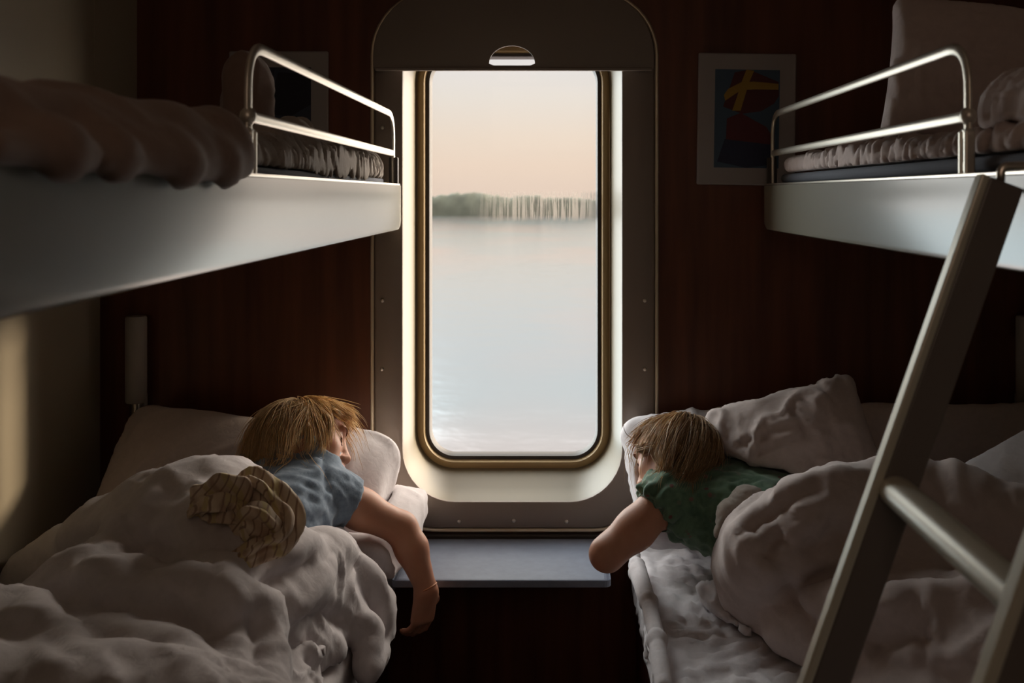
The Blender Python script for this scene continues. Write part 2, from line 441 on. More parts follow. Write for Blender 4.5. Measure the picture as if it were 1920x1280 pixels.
for sx, sy in ((719, 562), (718, 690), (719, 816), (1208, 562), (1208, 690), (862, 974), (964, 972), (1062, 974), (719, 240)):
    c = (W(sx), -.0125, H(sy)); s = MB(); s.ball(c, (.0042, .0022, .0042)); s.box((c[0]-.003, c[1]-.0026, c[2]-.0006), (c[0]+.003, c[1]-.0015, c[2]+.0006))
    s.build('screw', CHROME, win, True)
# pane: misted glass with a few runs of water
gm, nt, b = new_mat('misted pane'); nt.nodes.remove(b)
out = nt.nodes['Material Output']
tc = N(nt, 'ShaderNodeTexCoord'); sp = N(nt, 'ShaderNodeSeparateXYZ'); L(nt, tc.outputs['Object'], sp.inputs[0])
def math_(op, a, bb=None, c=None):
    n = N(nt, 'ShaderNodeMath', operation=op)
    for i, v in enumerate((a, bb, c)):
        if v is None: continue
        if isinstance(v, (int, float)): n.inputs[i].default_value = v
        else: L(nt, v, n.inputs[i])
    return n.outputs[0]
def sstep(v, a, bb):
    n = N(nt, 'ShaderNodeMapRange', interpolation_type='SMOOTHSTEP'); L(nt, v, n.inputs[0]); n.inputs[1].default_value = a; n.inputs[2].default_value = bb; return n.outputs[0]
zz = lambda py: ZC-(py-365)*1.06/900
xx = lambda px: (px-1040)*1.06/900
band = math_('MULTIPLY', sstep(sp.outputs[2], zz(420), zz(402)), sstep(sp.outputs[2], zz(356), zz(366)))
band = math_('MULTIPLY', band, sstep(sp.outputs[0], xx(860), xx(1000)))
mp = N(nt, 'ShaderNodeMapping'); mp.inputs['Scale'].default_value = (230, 1, 9); L(nt, tc.outputs['Object'], mp.inputs[0])
nz = N(nt, 'ShaderNodeTexNoise', i_Scale=1.0, i_Detail=3, i_Distortion=.6); L(nt, mp.outputs[0], nz.inputs['Vector'])
runs = sstep(nz.outputs['Fac'], .46, .54)
fog = math_('MULTIPLY', band, math_('SUBTRACT', 1.0, math_('MULTIPLY', runs, .85)))
fac = math_('MULTIPLY_ADD', fog, .62, .04)
tb = N(nt, 'ShaderNodeBsdfTransparent'); tb.inputs[0].default_value = (.96, .97, .97, 1)
tl = N(nt, 'ShaderNodeBsdfTranslucent'); tl.inputs[0].default_value = (.14, .125, .11, 1)
mx = N(nt, 'ShaderNodeMixShader'); L(nt, fac, mx.inputs[0]); L(nt, tb.outputs[0], mx.inputs[1]); L(nt, tl.outputs[0], mx.inputs[2])
gl = N(nt, 'ShaderNodeBsdfGlossy', i_Roughness=.02); fr = N(nt, 'ShaderNodeFresnel', i_IOR=1.3)
m2 = N(nt, 'ShaderNodeMixShader'); L(nt, fr.outputs[0], m2.inputs[0]); L(nt, mx.outputs[0], m2.inputs[1]); L(nt, gl.outputs[0], m2.inputs[2])
L(nt, m2.outputs[0], out.inputs[0])
g = loop(G(.022), REC+.004); mesh_obj('window_pane', g, [tuple(range(len(g)))], gm, win)
# ------------------------------------------------------------------ blind over the top of the window
BL = mat('blind fabric', (.28, .235, .195), rough=.7, bump=.05, bscale=300)
bx0, bx1, bz0, bz1 = W(700)*.985, W(1226)*.985, ZC-(131-365)*.985/900, H(-14)
yb = -.03
def blind_loop(y, g=0):
    r = .135; out = []
    for cx, cz, a0, rad in ((bx1-r, bz1-r, 0, r), (bx0+r, bz1-r, 90, r), (bx0+.006, bz0+.006, 180, .006), (bx1-.006, bz0+.006, 270, .006)):
        for k in range(11):
            a = math.radians(a0+9*k); out.append((cx+(rad-g)*math.cos(a), y, cz+(rad-g)*math.sin(a)))
    return out
hx0, hx1, hz0, hz1 = W(917)*.985, W(1003)*.985, ZC-(123-365)*.985/900, ZC-(86-365)*.985/900
def slot_loop(y):
    out = []; cx = (hx0+hx1)/2; w = (hx1-hx0)/2; h = hz1-hz0
    for k in range(44):
        # dome on top, small radii below; ordered as blind_loop
        c, j = divmod(k, 11); t = j/10
        if c == 0: a = t*PI/2; out.append((cx+w*math.cos(a), y, hz0+.004+(h-.004)*math.sin(a)))
        elif c == 1: a = PI/2+t*PI/2; out.append((cx+w*math.cos(a), y, hz0+.004+(h-.004)*math.sin(a)))
        elif c == 2: out.append((hx0+(cx-hx0)*t, y, hz0+.004-.004*min(1, t*5)))
        else: out.append((cx+(hx1-cx)*t, y, hz0+.004-.004*min(1, (1-t)*5)))
    return out
bt = thing('window_blind', 'grey-brown blind with a half-round finger slot, pulled partly down over the window', 'blind', ((bx0+bx1)/2, yb, bz0))
autosmooth(MB().loops([slot_loop(yb-.003), blind_loop(yb-.003, .003), blind_loop(yb-.001), blind_loop(yb+.003), slot_loop(yb+.003), slot_loop(yb-.003)]).build('blind_panel', BL, bt), 40)
bh = MB(); bh.box((bx0+.004, yb-.006, bz0-.002), (bx1-.004, yb+.005, bz0+.0045), bev=.002); bh.build('bottom_bar', BL, bt)
for x in (bx0+.004, bx1-.012): bh = MB(); bh.box((x, yb+.002, bz0+.03), (x+.008, -.011, bz1-.15)); bh.build('guide_rail', BL, bt)
# ------------------------------------------------------------------ folding table
tb_ = thing('wall_mounted_table', 'grey-blue folding table flap under the window between the two beds', 'table', (-.09, -.14, ZC-.73))
zt = ZC-.7085
t = MB(); t.box((W(770), -.238, zt-.012), (P(1146, 1085, 1.762)[0], -.014, zt), bev=.012, seg=4); t.build('table_top', TABLE, tb_, False)
t = MB(); t.box((W(765), -.016, zt-.03), (P(1146, 1085, 1.762)[0]-.004, -.002, zt+.006), bev=.003); t.build('hinge_strip', RUBBER, tb_)
t = MB(); t.box((-.2, -.2, zt-.03), (.04, -.03, zt-.0125), bev=.003); t.build('support_bracket', DARKRED, tb_)
# ------------------------------------------------------------------ pictures
def picture(name, x0, x1, py0, py1, label, rot, prints):
    z1, z0 = H(py0), H(py1); c = ((x0+x1)/2, 0, (z0+z1)/2)
    o = thing(name, label, 'picture', c)
    bo = mat('picture border', (.33, .30, .285), rough=.6)
    b_ = MB(); b_.box((x0, -.010, z0), (x1, -.001, z1), bev=.003); b_.build('border_panel', bo, o)
    ix0, ix1, iz0, iz1 = x0+(x1-x0)*.17, x1-(x1-x0)*.17, z0+(z1-z0)*.13, z1-(z1-z0)*.125
    mats = [mat('print ink', tuple(c*.62 for c in col[:3]), rough=.5) for col, _ in prints]
    pm = MB()
    for i, (col, poly) in enumerate(prints):
        pts = [(ix0+(ix1-ix0)*u, -.0104-.0002*i, iz0+(iz1-iz0)*v) for u, v in poly]
        pm.add(pts, [tuple(range(len(pts)))], i)
    pm.build('print', mats, o)
    o.rotation_euler = (0, rot, 0)
full = [(0, 0), (1, 0), (1, 1), (0, 1)]
picture('framed_picture', W(1307), W(1490), 101, 347, 'picture with a red and yellow flag print, right of the window', math.radians(.9), [
    (srgb(70, 100, 125), full),
    (srgb(95, 24, 28), [(.13, .62), (.3, .97), (.52, 1), (.98, .88), (.99, .74), (.92, .66), (.72, .58), (.42, .55)]),
    (srgb(190, 150, 40), [(.14, .74), (.16, .68), (.40, .79), (.62, .80), (.98, .80), (.98, .86), (.60, .88), (.40, .87), (.20, .80)]),
    (srgb(190, 150, 40), [(.27, .58), (.40, .58), (.46, .72), (.52, .86), (.60, .99), (.48, 1), (.40, .86), (.34, .72)]),
    (srgb(105, 22, 32), [(.18, .28), (.19, .5), (.40, .56), (.80, .42), (.92, .3), (.86, .22), (.5, .22)]),
    (srgb(32, 44, 80), [(.05, .06), (.16, .29), (.45, .27), (.9, .24), (.92, .04), (.5, 0)])])
picture('framed_picture', W(432), W(617), 97, 341, 'picture with a dark blue print, left of the window behind the bunk rail', 0, [
    (srgb(60, 70, 92), full),
    (srgb(28, 38, 66), [(0, .3), (0, 1), (.45, 1), (.3, .5)]),
    (srgb(22, 24, 48), [(.32, .52), (.5, .95), (1, .93), (1, .62), (.7, .5)]),
    (srgb(110, 115, 125), [(.1, .5), (.2, .9), (.42, .88), (.27, .5)]),
    (srgb(45, 75, 90), [(0, 0), (1, 0), (1, .4), (.5, .3), (0, .3)])])
# ------------------------------------------------------------------ reading lamps
LAMPM = mat('lamp housing', (.42, .38, .34), rough=.5)
def lamp(px0, px1, label):
    x0, x1 = W(px0), W(px1); c = (x0+x1)/2; r = (x1-x0)/2
    o = thing('reading_lamp', label, 'lamp', (c, 0, H(782)), 'tube reading lamps on the back wall')
    s = MB(); y = -.030
    pts = [(c, y, H(748)), (c, y, H(745)), (c, y, H(592)), (c, y, H(589))]
    s.tube(pts, [r*.9, r, r, r*.9], n=20); autosmooth(s.build('lamp_tube', LAMPM, o), 40)
    s = MB(); s.tube([(c, y, H(776)), (c, y, H(748))], r*.42, n=12); autosmooth(s.build('socket', CHROME, o), 40)
    s = MB(); s.box((c-r*.6, -.014, H(770)), (c+r*.6, 0, H(735)), bev=.004); s.box((c-.006, -.03, H(757)), (c+.006, -.005, H(750))); s.build('wall_bracket', LAMPM, o)
    s = MB(); s.tube(arc_path([(c, y, H(776)), (c, y+.004, H(800)), (c, -.006, H(830)), (c, -.006, H(900))], .012), .003, n=8); s.build('cord', RUBBER, o, True)
lamp(248, 286, 'tube reading lamp on the dark wall above the left bed')
lamp(1893, 1931, 'tube reading lamp on the dark wall above the right bed')
# ------------------------------------------------------------------ bunks
def berth(side, xf, xw, label):
    s = 1 if side > 0 else -1
    o = thing('upper_berth', label, 'bunk bed', (xf, -1, ZC-.075))
    z1, z0 = ZC+.020, ZC-.072; y1, y0 = -.052, -1.96
    def bx(x0, x1): return (min(x0, x1), max(x0, x1))
    a = MB(); xa, xb = bx(xf, xf+s*.022)
    # fascia: closed profile, lower edge turned under, far end with rounded lower corner
    prof = [(0, z1), (-.001, z1+.0015)]
    lo = []
    def prof_at(y, zb_):
        r = .008; x = xf
        return [(x+s*.022, y, z1), (x+s*.002, y, z1), (x, y, z1-.002), (x, y, zb_+r), (x+s*r*.3, y, zb_+r*.3), (x+s*r, y, zb_), (x+s*.022, y, zb_)]
    for y, dz in ((y1, .012), (y1-.003, .005), (y1-.01, .001), (y1-.02, 0), (y0, 0)): lo.append(prof_at(y, z0+dz))
    a.loops(lo, cap0=True, cap1=True); autosmooth(a.build('fascia', ENAMEL, o), 40)
    a = MB(); a.box((min(xf+s*.001, xf+s*.024), y0, z1-.001), (max(xf+s*.001, xf+s*.024), y1-.004, z1+.0025), bev=.001); a.build('edge_strip', CHROME, o)
    a = MB(); xa, xb = bx(xf+s*.02, xw-s*.004); a.box((xa, y0, z0+.004), (xb, -.004 if False else y1+.03, z0+.03)); a.build('base_panel', PAINT, o)
    # guard rail
    xr = xf+s*.012; yn, yf_ = -.985, -.075
    R = .0068
    rl = thing_part('guard_rail', o, [(xr, yf_, z1-.002), (xr, yf_, ZC+.160), (xr, yn, ZC+.160), (xr, yn, z1+.045)], .05, R)
    a = MB(); a.tube([(xr, yf_, ZC+.083), (xr, yn, ZC+.083)], R*.95, n=14, flat=.55); a.ball((xr, yn, ZC+.083), (.009, .010, .010)); autosmooth(a.build('lower_bar', ALU, rl), 60)
    a = MB(); xa, xb = bx(xf+s*.007, xf+s*.014)
    a.box((xa-.002, yn-.010, z1-.006), (xb+.002, yn-.003, ZC+.068), bev=.002); a.box((xa-.002, yn+.003, z1-.006), (xb+.002, yn+.010, ZC+.068), bev=.002)
    a.box((xa, yn-.008, ZC+.058), (xb, yn+.008, ZC+.070), bev=.002); a.box((xa, yn-.008, ZC+.024), (xb, yn+.008, ZC+.036), bev=.002); a.build('slotted_bracket', ALU, rl)
    a = MB(); xa, xb = bx(xf+s*.002, xf+s*.02); a.box((xa, yf_-.004, z1-.004), (xb, yf_+.010, ZC+.075), bev=.002); a.build('end_plate', RUBBER, rl)
    return o
def thing_part(name, parent, pts, r, R):
    a = MB(); a.tube(arc_path(pts, r, 8), R, n=14, flat=.55, up=(0, 1, 0)); return autosmooth(a.build(name, ALU, parent), 60)
berth(-1, -.312, XL1, 'left upper bunk with a cream fascia and bent metal guard rail')
berth(1, .425, XR, 'right upper bunk with a cream fascia, bent guard rail and ladder hooked on')
# ------------------------------------------------------------------ ladder
LADM = mat('grey ladder paint', (.16, .14, .125), rough=.4, spec=.5)
LADE = mat('bright ladder edge', (.62, .60, .50), rough=.35, metal=.2)
ld = thing('bunk_ladder', 'grey bunk ladder leaning on the right upper berth in the near right corner', 'ladder', (-.03, -1.3, 0))
def lad_rail(dt, db, off):
    T = P(1896, 352, dt) if off is None else None
    top = np.array([.413, dt-2, ZC+.008]); bot = np.array([-.085, db-2, .006])
    ax = top-bot; ax /= np.linalg.norm(ax); yv = np.array([0, 1, 0.]); xv = np.cross(yv, ax)   # xv across the lean
    hw, hd = .0075, .024                              # half thickness along Y, half depth across
    def sec(p): return [p+xv*(-hd)+yv*(-hw), p+xv*hd+yv*(-hw), p+xv*hd+yv*hw, p+xv*(-hd)+yv*hw]
    return top, bot, ax, xv
def ladder_build():
    ends = []
    for dt, db in ((.872, .80), (.615, .55)):
        top = np.array([.405, dt-2, ZC+.012]); bot = np.array([-.105, db-2, .004])
        ax = (top-bot)/np.linalg.norm(top-bot); yv = np.array([0, 1., 0]); yv = yv-ax*yv.dot(ax); yv /= np.linalg.norm(yv); nx = np.cross(yv, ax)
        if nx[0] > 0: nx = -nx
        # nx points out to the aisle: the bright edge strip; wide painted face looks along Y
        w, t_ = .021, .0065
        a = MB(); c0 = lambda p: [p+nx*w*sx+yv*t_*sy for sx, sy in ((-.95, -1), (.6, -1), (.6, 1), (-.95, 1))]
        a.loops([c0(bot), c0(top)], cap0=True, cap1=True); r_ = a.build('ladder_rail', LADM, ld)
        md = r_.modifiers.new('b', 'BEVEL'); md.width = .002; md.segments = 2
        a = MB(); c1 = lambda p: [p+nx*w*sx+yv*t_*sy for sx, sy in ((.6, -1.15), (1.0, -1.15), (1.0, 1.15), (.6, 1.15))]
        a.loops([c1(bot), c1(top)], cap0=True, cap1=True); e_ = a.build('edge_strip', LADE, r_); md = e_.modifiers.new('b', 'BEVEL'); md.width = .002; md.segments = 2
        a = MB(); hk = [top, top+np.array([.0, 0, .014]), top+np.array([.034, 0, .014]), top+np.array([.034, 0, .0])]
        a.tube(arc_path(hk, .008), .004, n=10); a.build('hook', CHROME, r_, True)
        a = MB(); a.ball(bot+np.array([0, 0, .012]), (.026, .012, .014)); a.build('rubber_foot', RUBBER, r_, True)
        ends.append((top, bot))
    for tt in (.20, .45, .70, .93):
        pts = []
        z = ZC+.012-(ZC+.008)*tt
        if tt == .20: z = ZC-.262
        q = []
        for top, bot in ends:
            u = (top[2]-z)/(top[2]-bot[2]); q.append(top+(bot-top)*u)
        a = MB(); a.tube([q[0], q[0]+(q[1]-q[0])*.04, q[1]], [.0115, .0135, .0135], n=18, flat=1.15); autosmooth(a.build('rung', LADE, ld), 60)
ladder_build()
# ------------------------------------------------------------------ lower beds: bases and mattresses
def rbox(lo, hi, bev, name, m, parent=None, seg=3):
    a = MB(); a.box(lo, hi, bev=bev, seg=seg); return autosmooth(a.build(name, m, parent), 40)
BXL, BXR = -.335, .156
for nm, x0, x1, lab in (('bed_base', XL0+.004, BXL-.01, 'dark red base of the left lower bed'), ('bed_base', BXR+.012, XR-.004, 'dark red base of the right lower bed')):
    o = thing('lower_berth', lab, 'bed', ((x0+x1)/2, -1, 0))
    rbox((x0, -1.98, 0), (x1, -.012, ZB-.13), .006, 'plinth', DARKRED, o)
    rbox((x0, -1.985, ZB-.13), (x1, -.010, ZB-.112), .004, 'seat_board', RUBBER, o)
# ================================================================== the two sleeping children
def skin_mat(name, col):
    m, nt, b = new_mat(name)
    tc = N(nt, 'ShaderNodeTexCoord'); n = N(nt, 'ShaderNodeTexNoise', i_Scale=22, i_Detail=4); L(nt, tc.outputs['Object'], n.inputs['Vector'])
    c = np.array(col); r = ramp(nt, [(.3, tuple(c*np.array([.93, .86, .84]))), (.7, tuple(c*1.06))], n.outputs['Fac']); L(nt, r.outputs[0], b.inputs['Base Color'])
    b.inputs['Roughness'].default_value = .5; b.inputs['Specular IOR Level'].default_value = .35
    b.inputs['Subsurface Weight'].default_value = .15; b.inputs['Subsurface Scale'].default_value = .006; b.inputs['Subsurface Radius'].default_value = (1, .35, .2)
    n2 = N(nt, 'ShaderNodeTexNoise', i_Scale=420, i_Detail=2); L(nt, tc.outputs['Object'], n2.inputs['Vector'])
    bp = N(nt, 'ShaderNodeBump', i_Strength=.06, i_Distance=.001); L(nt, n2.outputs['Fac'], bp.inputs['Height']); L(nt, bp.outputs[0], b.inputs['Normal'])
    return m
SKIN = skin_mat('child skin', (.55, .275, .175))
LIPS = skin_mat('lip skin', (.50, .19, .15))
LASH = mat('lash brown', (.05, .028, .018), rough=.7)
def hair_mat(name, dark, mid, light):
    m, nt, b = new_mat(name)
    g = N(nt, 'ShaderNodeAttribute'); g.attribute_name = 'strand'
    r = ramp(nt, [(0, dark), (.45, mid), (1, light)], g.outputs['Fac']); L(nt, r.outputs[0], b.inputs['Base Color'])
    b.inputs['Roughness'].default_value = .38; b.inputs['Specular IOR Level'].default_value = .45; b.inputs['Sheen Weight'].default_value = .1
    tl = N(nt, 'ShaderNodeBsdfTranslucent'); L(nt, r.outputs[0], tl.inputs[0])
    mx = N(nt, 'ShaderNodeMixShader'); mx.inputs[0].default_value = .42; L(nt, b.outputs[0], mx.inputs[1]); L(nt, tl.outputs[0], mx.inputs[2]); L(nt, mx.outputs[0], nt.nodes['Material Output'].inputs[0])
    return m
HAIRB = hair_mat('golden blond hair', (.36, .20, .08), (.78, .53, .25), (.97, .80, .50))
HAIRG = hair_mat('light brown hair', (.22, .12, .055), (.56, .35, .17), (.85, .63, .36))
def add_head(s, C, R, sc=1.0, ear=True):
    w = lambda x, y, z: C+np.array([x, y, z])*sc@R
    E = lambda c, r, k=.012, sub=False, Rl=None: s.ell(w(*c), np.array(r)*sc, R if Rl is None else Rl@R, k*sc, sub)
    Cn = lambda a, b, ra, rb, k=.008, sub=False: s.cone(w(*a), w(*b), ra*sc, rb*sc, k*sc, sub=sub)
    E((0, -.012, .012), (.068, .083, .068), .0)
    E((0, .028, -.030), (.054, .052, .060), .03)
    E((0, .018, .024), (.060, .056, .046), .03)
    Cn((-.012, .060, -.080), (.012, .060, -.080), .020, .020, .03)
    Cn((0, .074, -.086), (0, .076, -.086), .0125, .0125, .016)
    for x in (-1, 1):
        E((x*.035, .052, -.034), (.024, .024, .024), .02)
        Cn((x*.048, .0, -.05), (x*.022, .050, -.080), .020, .018, .03)
        E((x*.031, .0875, -.002), (.016, .012, .0085), .012, True)
        E((x*.030, .0665, -.004), (.0150, .0125, .0110), .004)
        E((x*.028, .072, .020), (.020, .010, .007), .012)
        if ear:
            E((x*.070, -.012, -.010), (.0065, .019, .028), .008)
            E((x*.079, -.008, -.008), (.006, .011, .018), .005, True)
    Cn((0, .080, .004), (0, .0945, -.030), .0055, .0090, .010)
    Cn((0, .0965, -.034), (0, .094, -.036), .0085, .0085, .006)
    for x in (-1, 1):
        E((x*.0095, .087, -.037), (.0068, .008, .0062), .005)
        E((x*.0050, .092, -.0445), (.0030, .0040, .0030), .002, True)
    Cn((-.013, .079, -.0575), (0, .0865, -.0555), .0040, .0062, .006); Cn((.013, .079, -.0575), (0, .0865, -.0555), .0040, .0062, .006)
    Cn((-.011, .079, -.0665), (0, .0845, -.0680), .0040, .0068, .006); Cn((.011, .079, -.0665), (0, .0845, -.0680), .0040, .0068, .006)
    Cn((-.018, .081, -.0615), (0, .093, -.0615), .0012, .0016, .003, True); Cn((.018, .081, -.0615), (0, .093, -.0615), .0012, .0016, .003, True)
    return w
def on_surface(s, pts, lift=0):
    p = np.array(pts, float)
    for _ in range(5): p = p-s.grad(p)*s.eval(p)[:, None]
    return p+s.grad(p)*lift
def add_hand(s, wrist, fdir, pdir, sc=1.0, curl=.6, side=1):
    """palm and five fingers; fdir runs to the fingertips, pdir is the way the palm faces, thumb on `side`"""
    R = basis(y=fdir, z=pdir); w = lambda x, y, z: wrist+np.array([x, y, z])*sc@R
    s.box(w(0, .030, 0), np.array((.026, .032, .0105))*sc, .010*sc, R, .014*sc)
    s.cone(wrist, w(0, .02, 0), .0165*sc, .0150*sc, .012*sc)
    for i, (x, ln, r) in enumerate(((-.0195*side, .046, .0062), (-.0065*side, .055, .0066), (.0065*side, .051, .0064), (.0190*side, .040, .0056))):
        a0 = .25+curl*.35+.06*i; p = np.array([x, .058, 0.]); q = [p]
        for j, f in enumerate((.45, .31, .24)):
            p = p+np.array([x*.12*f, math.cos(a0), math.sin(a0)])*ln*f*np.array([1, 1, 1]); q.append(p); a0 += curl*(.75-.1*j)
        s.chain([w(*v) for v in q], [r*sc, r*.95*sc, r*.88*sc, r*.78*sc], .0025*sc)
    t = [(-.018*side, .012, .002), (-.034*side, .026, .010), (-.036*side, .046, .018), (-.030*side, .060, .022)]
    s.chain([w(*v) for v in t], [.0105*sc, .0090*sc, .0078*sc, .0062*sc], .006*sc)
def strands(name, mt, parent, curves, rad, seed=0, cap=None):
    rg = np.random.default_rng(seed); V = []; Fc = []; A = []
    for pts, tone in curves:
        pts = np.asarray(pts); n = len(pts)
        if n < 3: continue
        t = np.gradient(pts, axis=0); t /= np.maximum(np.linalg.norm(t, axis=1), 1e-9)[:, None]
        u = np.cross(t, rg.normal(size=3)); u /= np.maximum(np.linalg.norm(u, axis=1), 1e-9)[:, None]; w = np.cross(t, u)
        k = len(V); r = rad*(.7+.6*rg.random()); s_ = np.linspace(0, 1, n)
        rr2 = r*np.clip(1.15-s_**2.2, .12, 1)
        for i in range(n):
            for a in (0, 2.094, 4.189): V.append(pts[i]+rr2[i]*(math.cos(a)*u[i]+math.sin(a)*w[i])); A.append(tone+(.22*s_[i]-.08))
        for i in range(n-1):
            for a in range(3): Fc.append((k+3*i+a, k+3*i+(a+1) % 3, k+3*i+3+(a+1) % 3, k+3*i+3+a))
    if cap is not None:
        k = len(V); V += list(cap[0]); Fc += [tuple(f+k) for f in cap[1]]; A += [.12]*len(cap[0])
    o = mesh_obj(name, V, Fc, mt, parent, True)
    at = o.data.attributes.new('strand', 'FLOAT', 'POINT'); at.data.foreach_set('value', np.clip(np.array(A, np.float32), 0, 1))
    return o
def comb(headsdf, roots, dirfn, length, rg, steps=9, lift=.004, grav=.25, collide=()):
    """grow strands that lie along the head"""
    n = len(roots); p = roots.copy(); paths = [p.copy()]
    ln = length/steps*(.35+.85*rg.random(n)); grav = np.broadcast_to(grav, (n,)); cl = rg.normal(size=(n, 3))*.10
    lf = lift*(.3+1.5*rg.random(n)); prev = None
    for k in range(steps):
        g = headsdf.grad(p); d = dirfn(p, k/steps)+cl+np.stack([0*grav, 0*grav, -grav*(k/steps+.3)], 1)
        d -= g*np.maximum((d*g).sum(1)*(.9 if k else .6), -9)[:, None]*.85
        d /= np.maximum(np.linalg.norm(d, axis=1), 1e-9)[:, None]
        if prev is not None: d = .55*prev+.45*d
        prev = d; p = p+d*ln[:, None]
        for s_ in (headsdf,)+tuple(collide):
            e = s_.eval(p); m = e < lf
            if m.any(): p[m] += s_.grad(p[m])*(lf[m]-e[m])[:, None]
        paths.append(p.copy())
    return np.stack(paths, 1)
def lock(head, pix, n, rg, spread=.006, lift=.006, wob=.002, tone=.5):
    """a lock of hair following points seen on the head"""
    c = [head.cast(x, y) for x, y, _ in pix]; ok = [i for i, q in enumerate(c) if q is not None]; g = []
    for i, (px, py, lf) in enumerate(pix):
        if c[i] is None:
            j = min(ok, key=lambda a: abs(a-i)) if ok else None; far = .045 if j is not None else 0
            c[i] = P(px, py, (c[j][1]+2+far) if j is not None else 1.72)
        v = (P(px, py, 1.0)-np.array([0, -2, ZC])); v /= np.linalg.norm(v); g.append(c[i]-v*(lift+lf))
    g = np.array(g); tt = np.linspace(0, len(g)-1, 4*(len(g)-1)+1); f = np.clip(tt.astype(int), 0, len(g)-2); u = (tt-f)[:, None]
    ext = np.vstack([2*g[0]-g[1], g, 2*g[-1]-g[-2]]); a, b_, c, d = ext[f], ext[f+1], ext[f+2], ext[f+3]
    cr = .5*(2*b_+(c-a)*u+(2*a-5*b_+4*c-d)*u*u+(3*b_-a-3*c+d)*u**3)
    out = []
    for i in range(n):
        o = rg.normal(size=3)*spread*np.array([1, .6, 1]); cut = .75+.25*rg.random(); m = max(4, int(len(cr)*cut))
        w_ = np.linspace(0, 1, m)[:, None]
        out.append((cr[:m]+o*(1-.45*np.sin(w_*PI*.9))+rg.normal(size=3)*wob*w_*3, np.clip(tone+.16*rg.normal(), 0, 1)))
    return out
def trim_face(paths, C, R, ylim, zlim, rg, keep=.12):     # strands stop where the face begins
    out = []
    for q in paths:
        l = (q-C)@R.T/HS; bad = np.nonzero((l[:, 1]-.35*(l[:, 2]) > ylim) & (l[:, 2] < zlim))[0]
        if len(bad) and rg.random() > keep: q = q[:bad[0]]
        if len(q) >= 4: out.append(q)
    return out
CUT = []                                      # everything soft things must not sink into
# ------------------------------------------------------------------ boy
boy = thing('person', 'sleeping child in a pale blue T-shirt, arm hanging over the left bed edge', 'person', tuple(Q(470, 1060, 0)))
HC = P(575, 822, 1.75); HR = basis(y=(.90, .33, .0), z=(.05, .74, .63)); HS = .82
NB = P(556, 884, 1.70); PV = np.array([-.575, -.56, ZB+.105])
SR = P(598, 917, 1.68); SL = P(462, 902, 1.745)
ER = P(752, 990, 1.735); WR = P(800, 1106, 1.715)
sp_ = (NB-PV)/np.linalg.norm(NB-PV); TR = basis(x=(SR-SL), z=sp_)
bb = SDF(); bw = add_head(bb, HC, HR, HS)
headB = SDF(); add_head(headB, HC, HR, HS)
bb.cone(bw(0, -.022, -.05), NB+np.array([0, 0, -.012]), .040, .042, .03)
ch = NB+(PV-NB)*.30-np.array([0, 0, .028])
def torso(s, g=0, k=.05):
    s.box(ch, np.array((.098, .066, .085))+g, .062+g, TR, k)
    s.box(NB+(PV-NB)*.62-np.array([0, 0, .02]), np.array((.088, .062, .10))+g, .058+g, TR, k)
    s.cone(SL*.75+SR*.25-np.array([0, 0, .02]), SR*.92+SL*.08-np.array([0, 0, .012]), .046+g, .043+g, k)
torso(bb); bb.ell(PV, (.098, .072, .085), TR, .05)
for sx, kx, ky, fx, fy in ((-.045, -.76, -.80, -.80, -1.08), (.045, -.66, -.88, -.72, -1.14)):
    h0 = PV+np.array([sx, -.02, -.01]); k0 = np.array([kx, ky, ZB+.075]); f0 = np.array([fx, fy, ZB+.050])
    bb.chain([h0, k0, f0], [.060, .040, .026], .02); bb.cone(f0, f0+np.array([0, -.10, -.014]), .026, .017, .015)
bb.chain([SR, SR+(ER-SR)*.5, ER], [.036, .0325, .028], .02)
fm = ER+(WR-ER)*.33
bb.chain([ER, fm+np.array([.004, 0, 0]), WR], [.0280, .0285, .0180], .012)
bb.chain([SL, SL+np.array([-.08, .05, -.07]), SL+np.array([-.03, .17, -.10])], [.036, .030, .024], .02)
add_hand(bb, WR, (-.10, -.05, -1), (-.75, .6, .1), .98, .55, side=-1)
V, Fc = bb.mesh(.0050, proj=3)
bo = mesh_obj('body', V, Fc, [SKIN, LIPS], boy, True)
def paint_lips(o, C, R):
    c = np.array([v.co for v in o.data.vertices]); fc = np.array([list(p.vertices) for p in o.data.polygons]); m = c[fc].mean(1)
    off = np.array(o.parent.location) if o.parent else 0
    q = (m-C)@R.T/HS; s_ = (np.abs(q[:, 0]) < .0165) & (q[:, 1] > .074) & (np.abs(q[:, 2]+.0618) < .0125-.35*np.abs(q[:, 0])*.9)
    o.data.polygons.foreach_set('material_index', s_.astype(int).tolist())
paint_lips(bo, HC, HR)
def lashes(par, head, w, R, m):
    for x in (-1, 1):
        p = on_surface(head, [w(x*(.031+a*.0145), .085, -.0085-.0035*(1-a*a)) for a in np.linspace(-1, 1, 9)], .0004)
        a = MB(); a.tube(p, [.0005, .0009, .0011, .0012, .0013, .0013, .0013, .0012, .0007], n=6); a.build('eyelashes', LASH, par, True)
        p = on_surface(head, [w(x*(.030+a*.018), .085, .020-.005*a*a) for a in np.linspace(-1, 1, 9)], .0003)
        a = MB(); a.tube(p, [.0006, .0013, .0018, .0020, .0020, .0019, .0016, .0012, .0006], n=6, flat=.6); a.build('eyebrow', m, par, True)
BROW = mat('fair brow', (.24, .13, .06), rough=.8)
lashes(boy, headB, bw, HR, BROW)
a = MB(); wd_ = WR+(ER-WR)*.03; ax = (ER-WR)/np.linalg.norm(ER-WR); u_ = np.cross(ax, [0, 1, 0]); u_ /= np.linalg.norm(u_); v_ = np.cross(ax, u_)
a.tube([wd_+.0202*(math.cos(t)*u_+math.sin(t)*v_) for t in np.linspace(0, 2*PI, 25)[:-1]], .0017, n=6, closed=True)
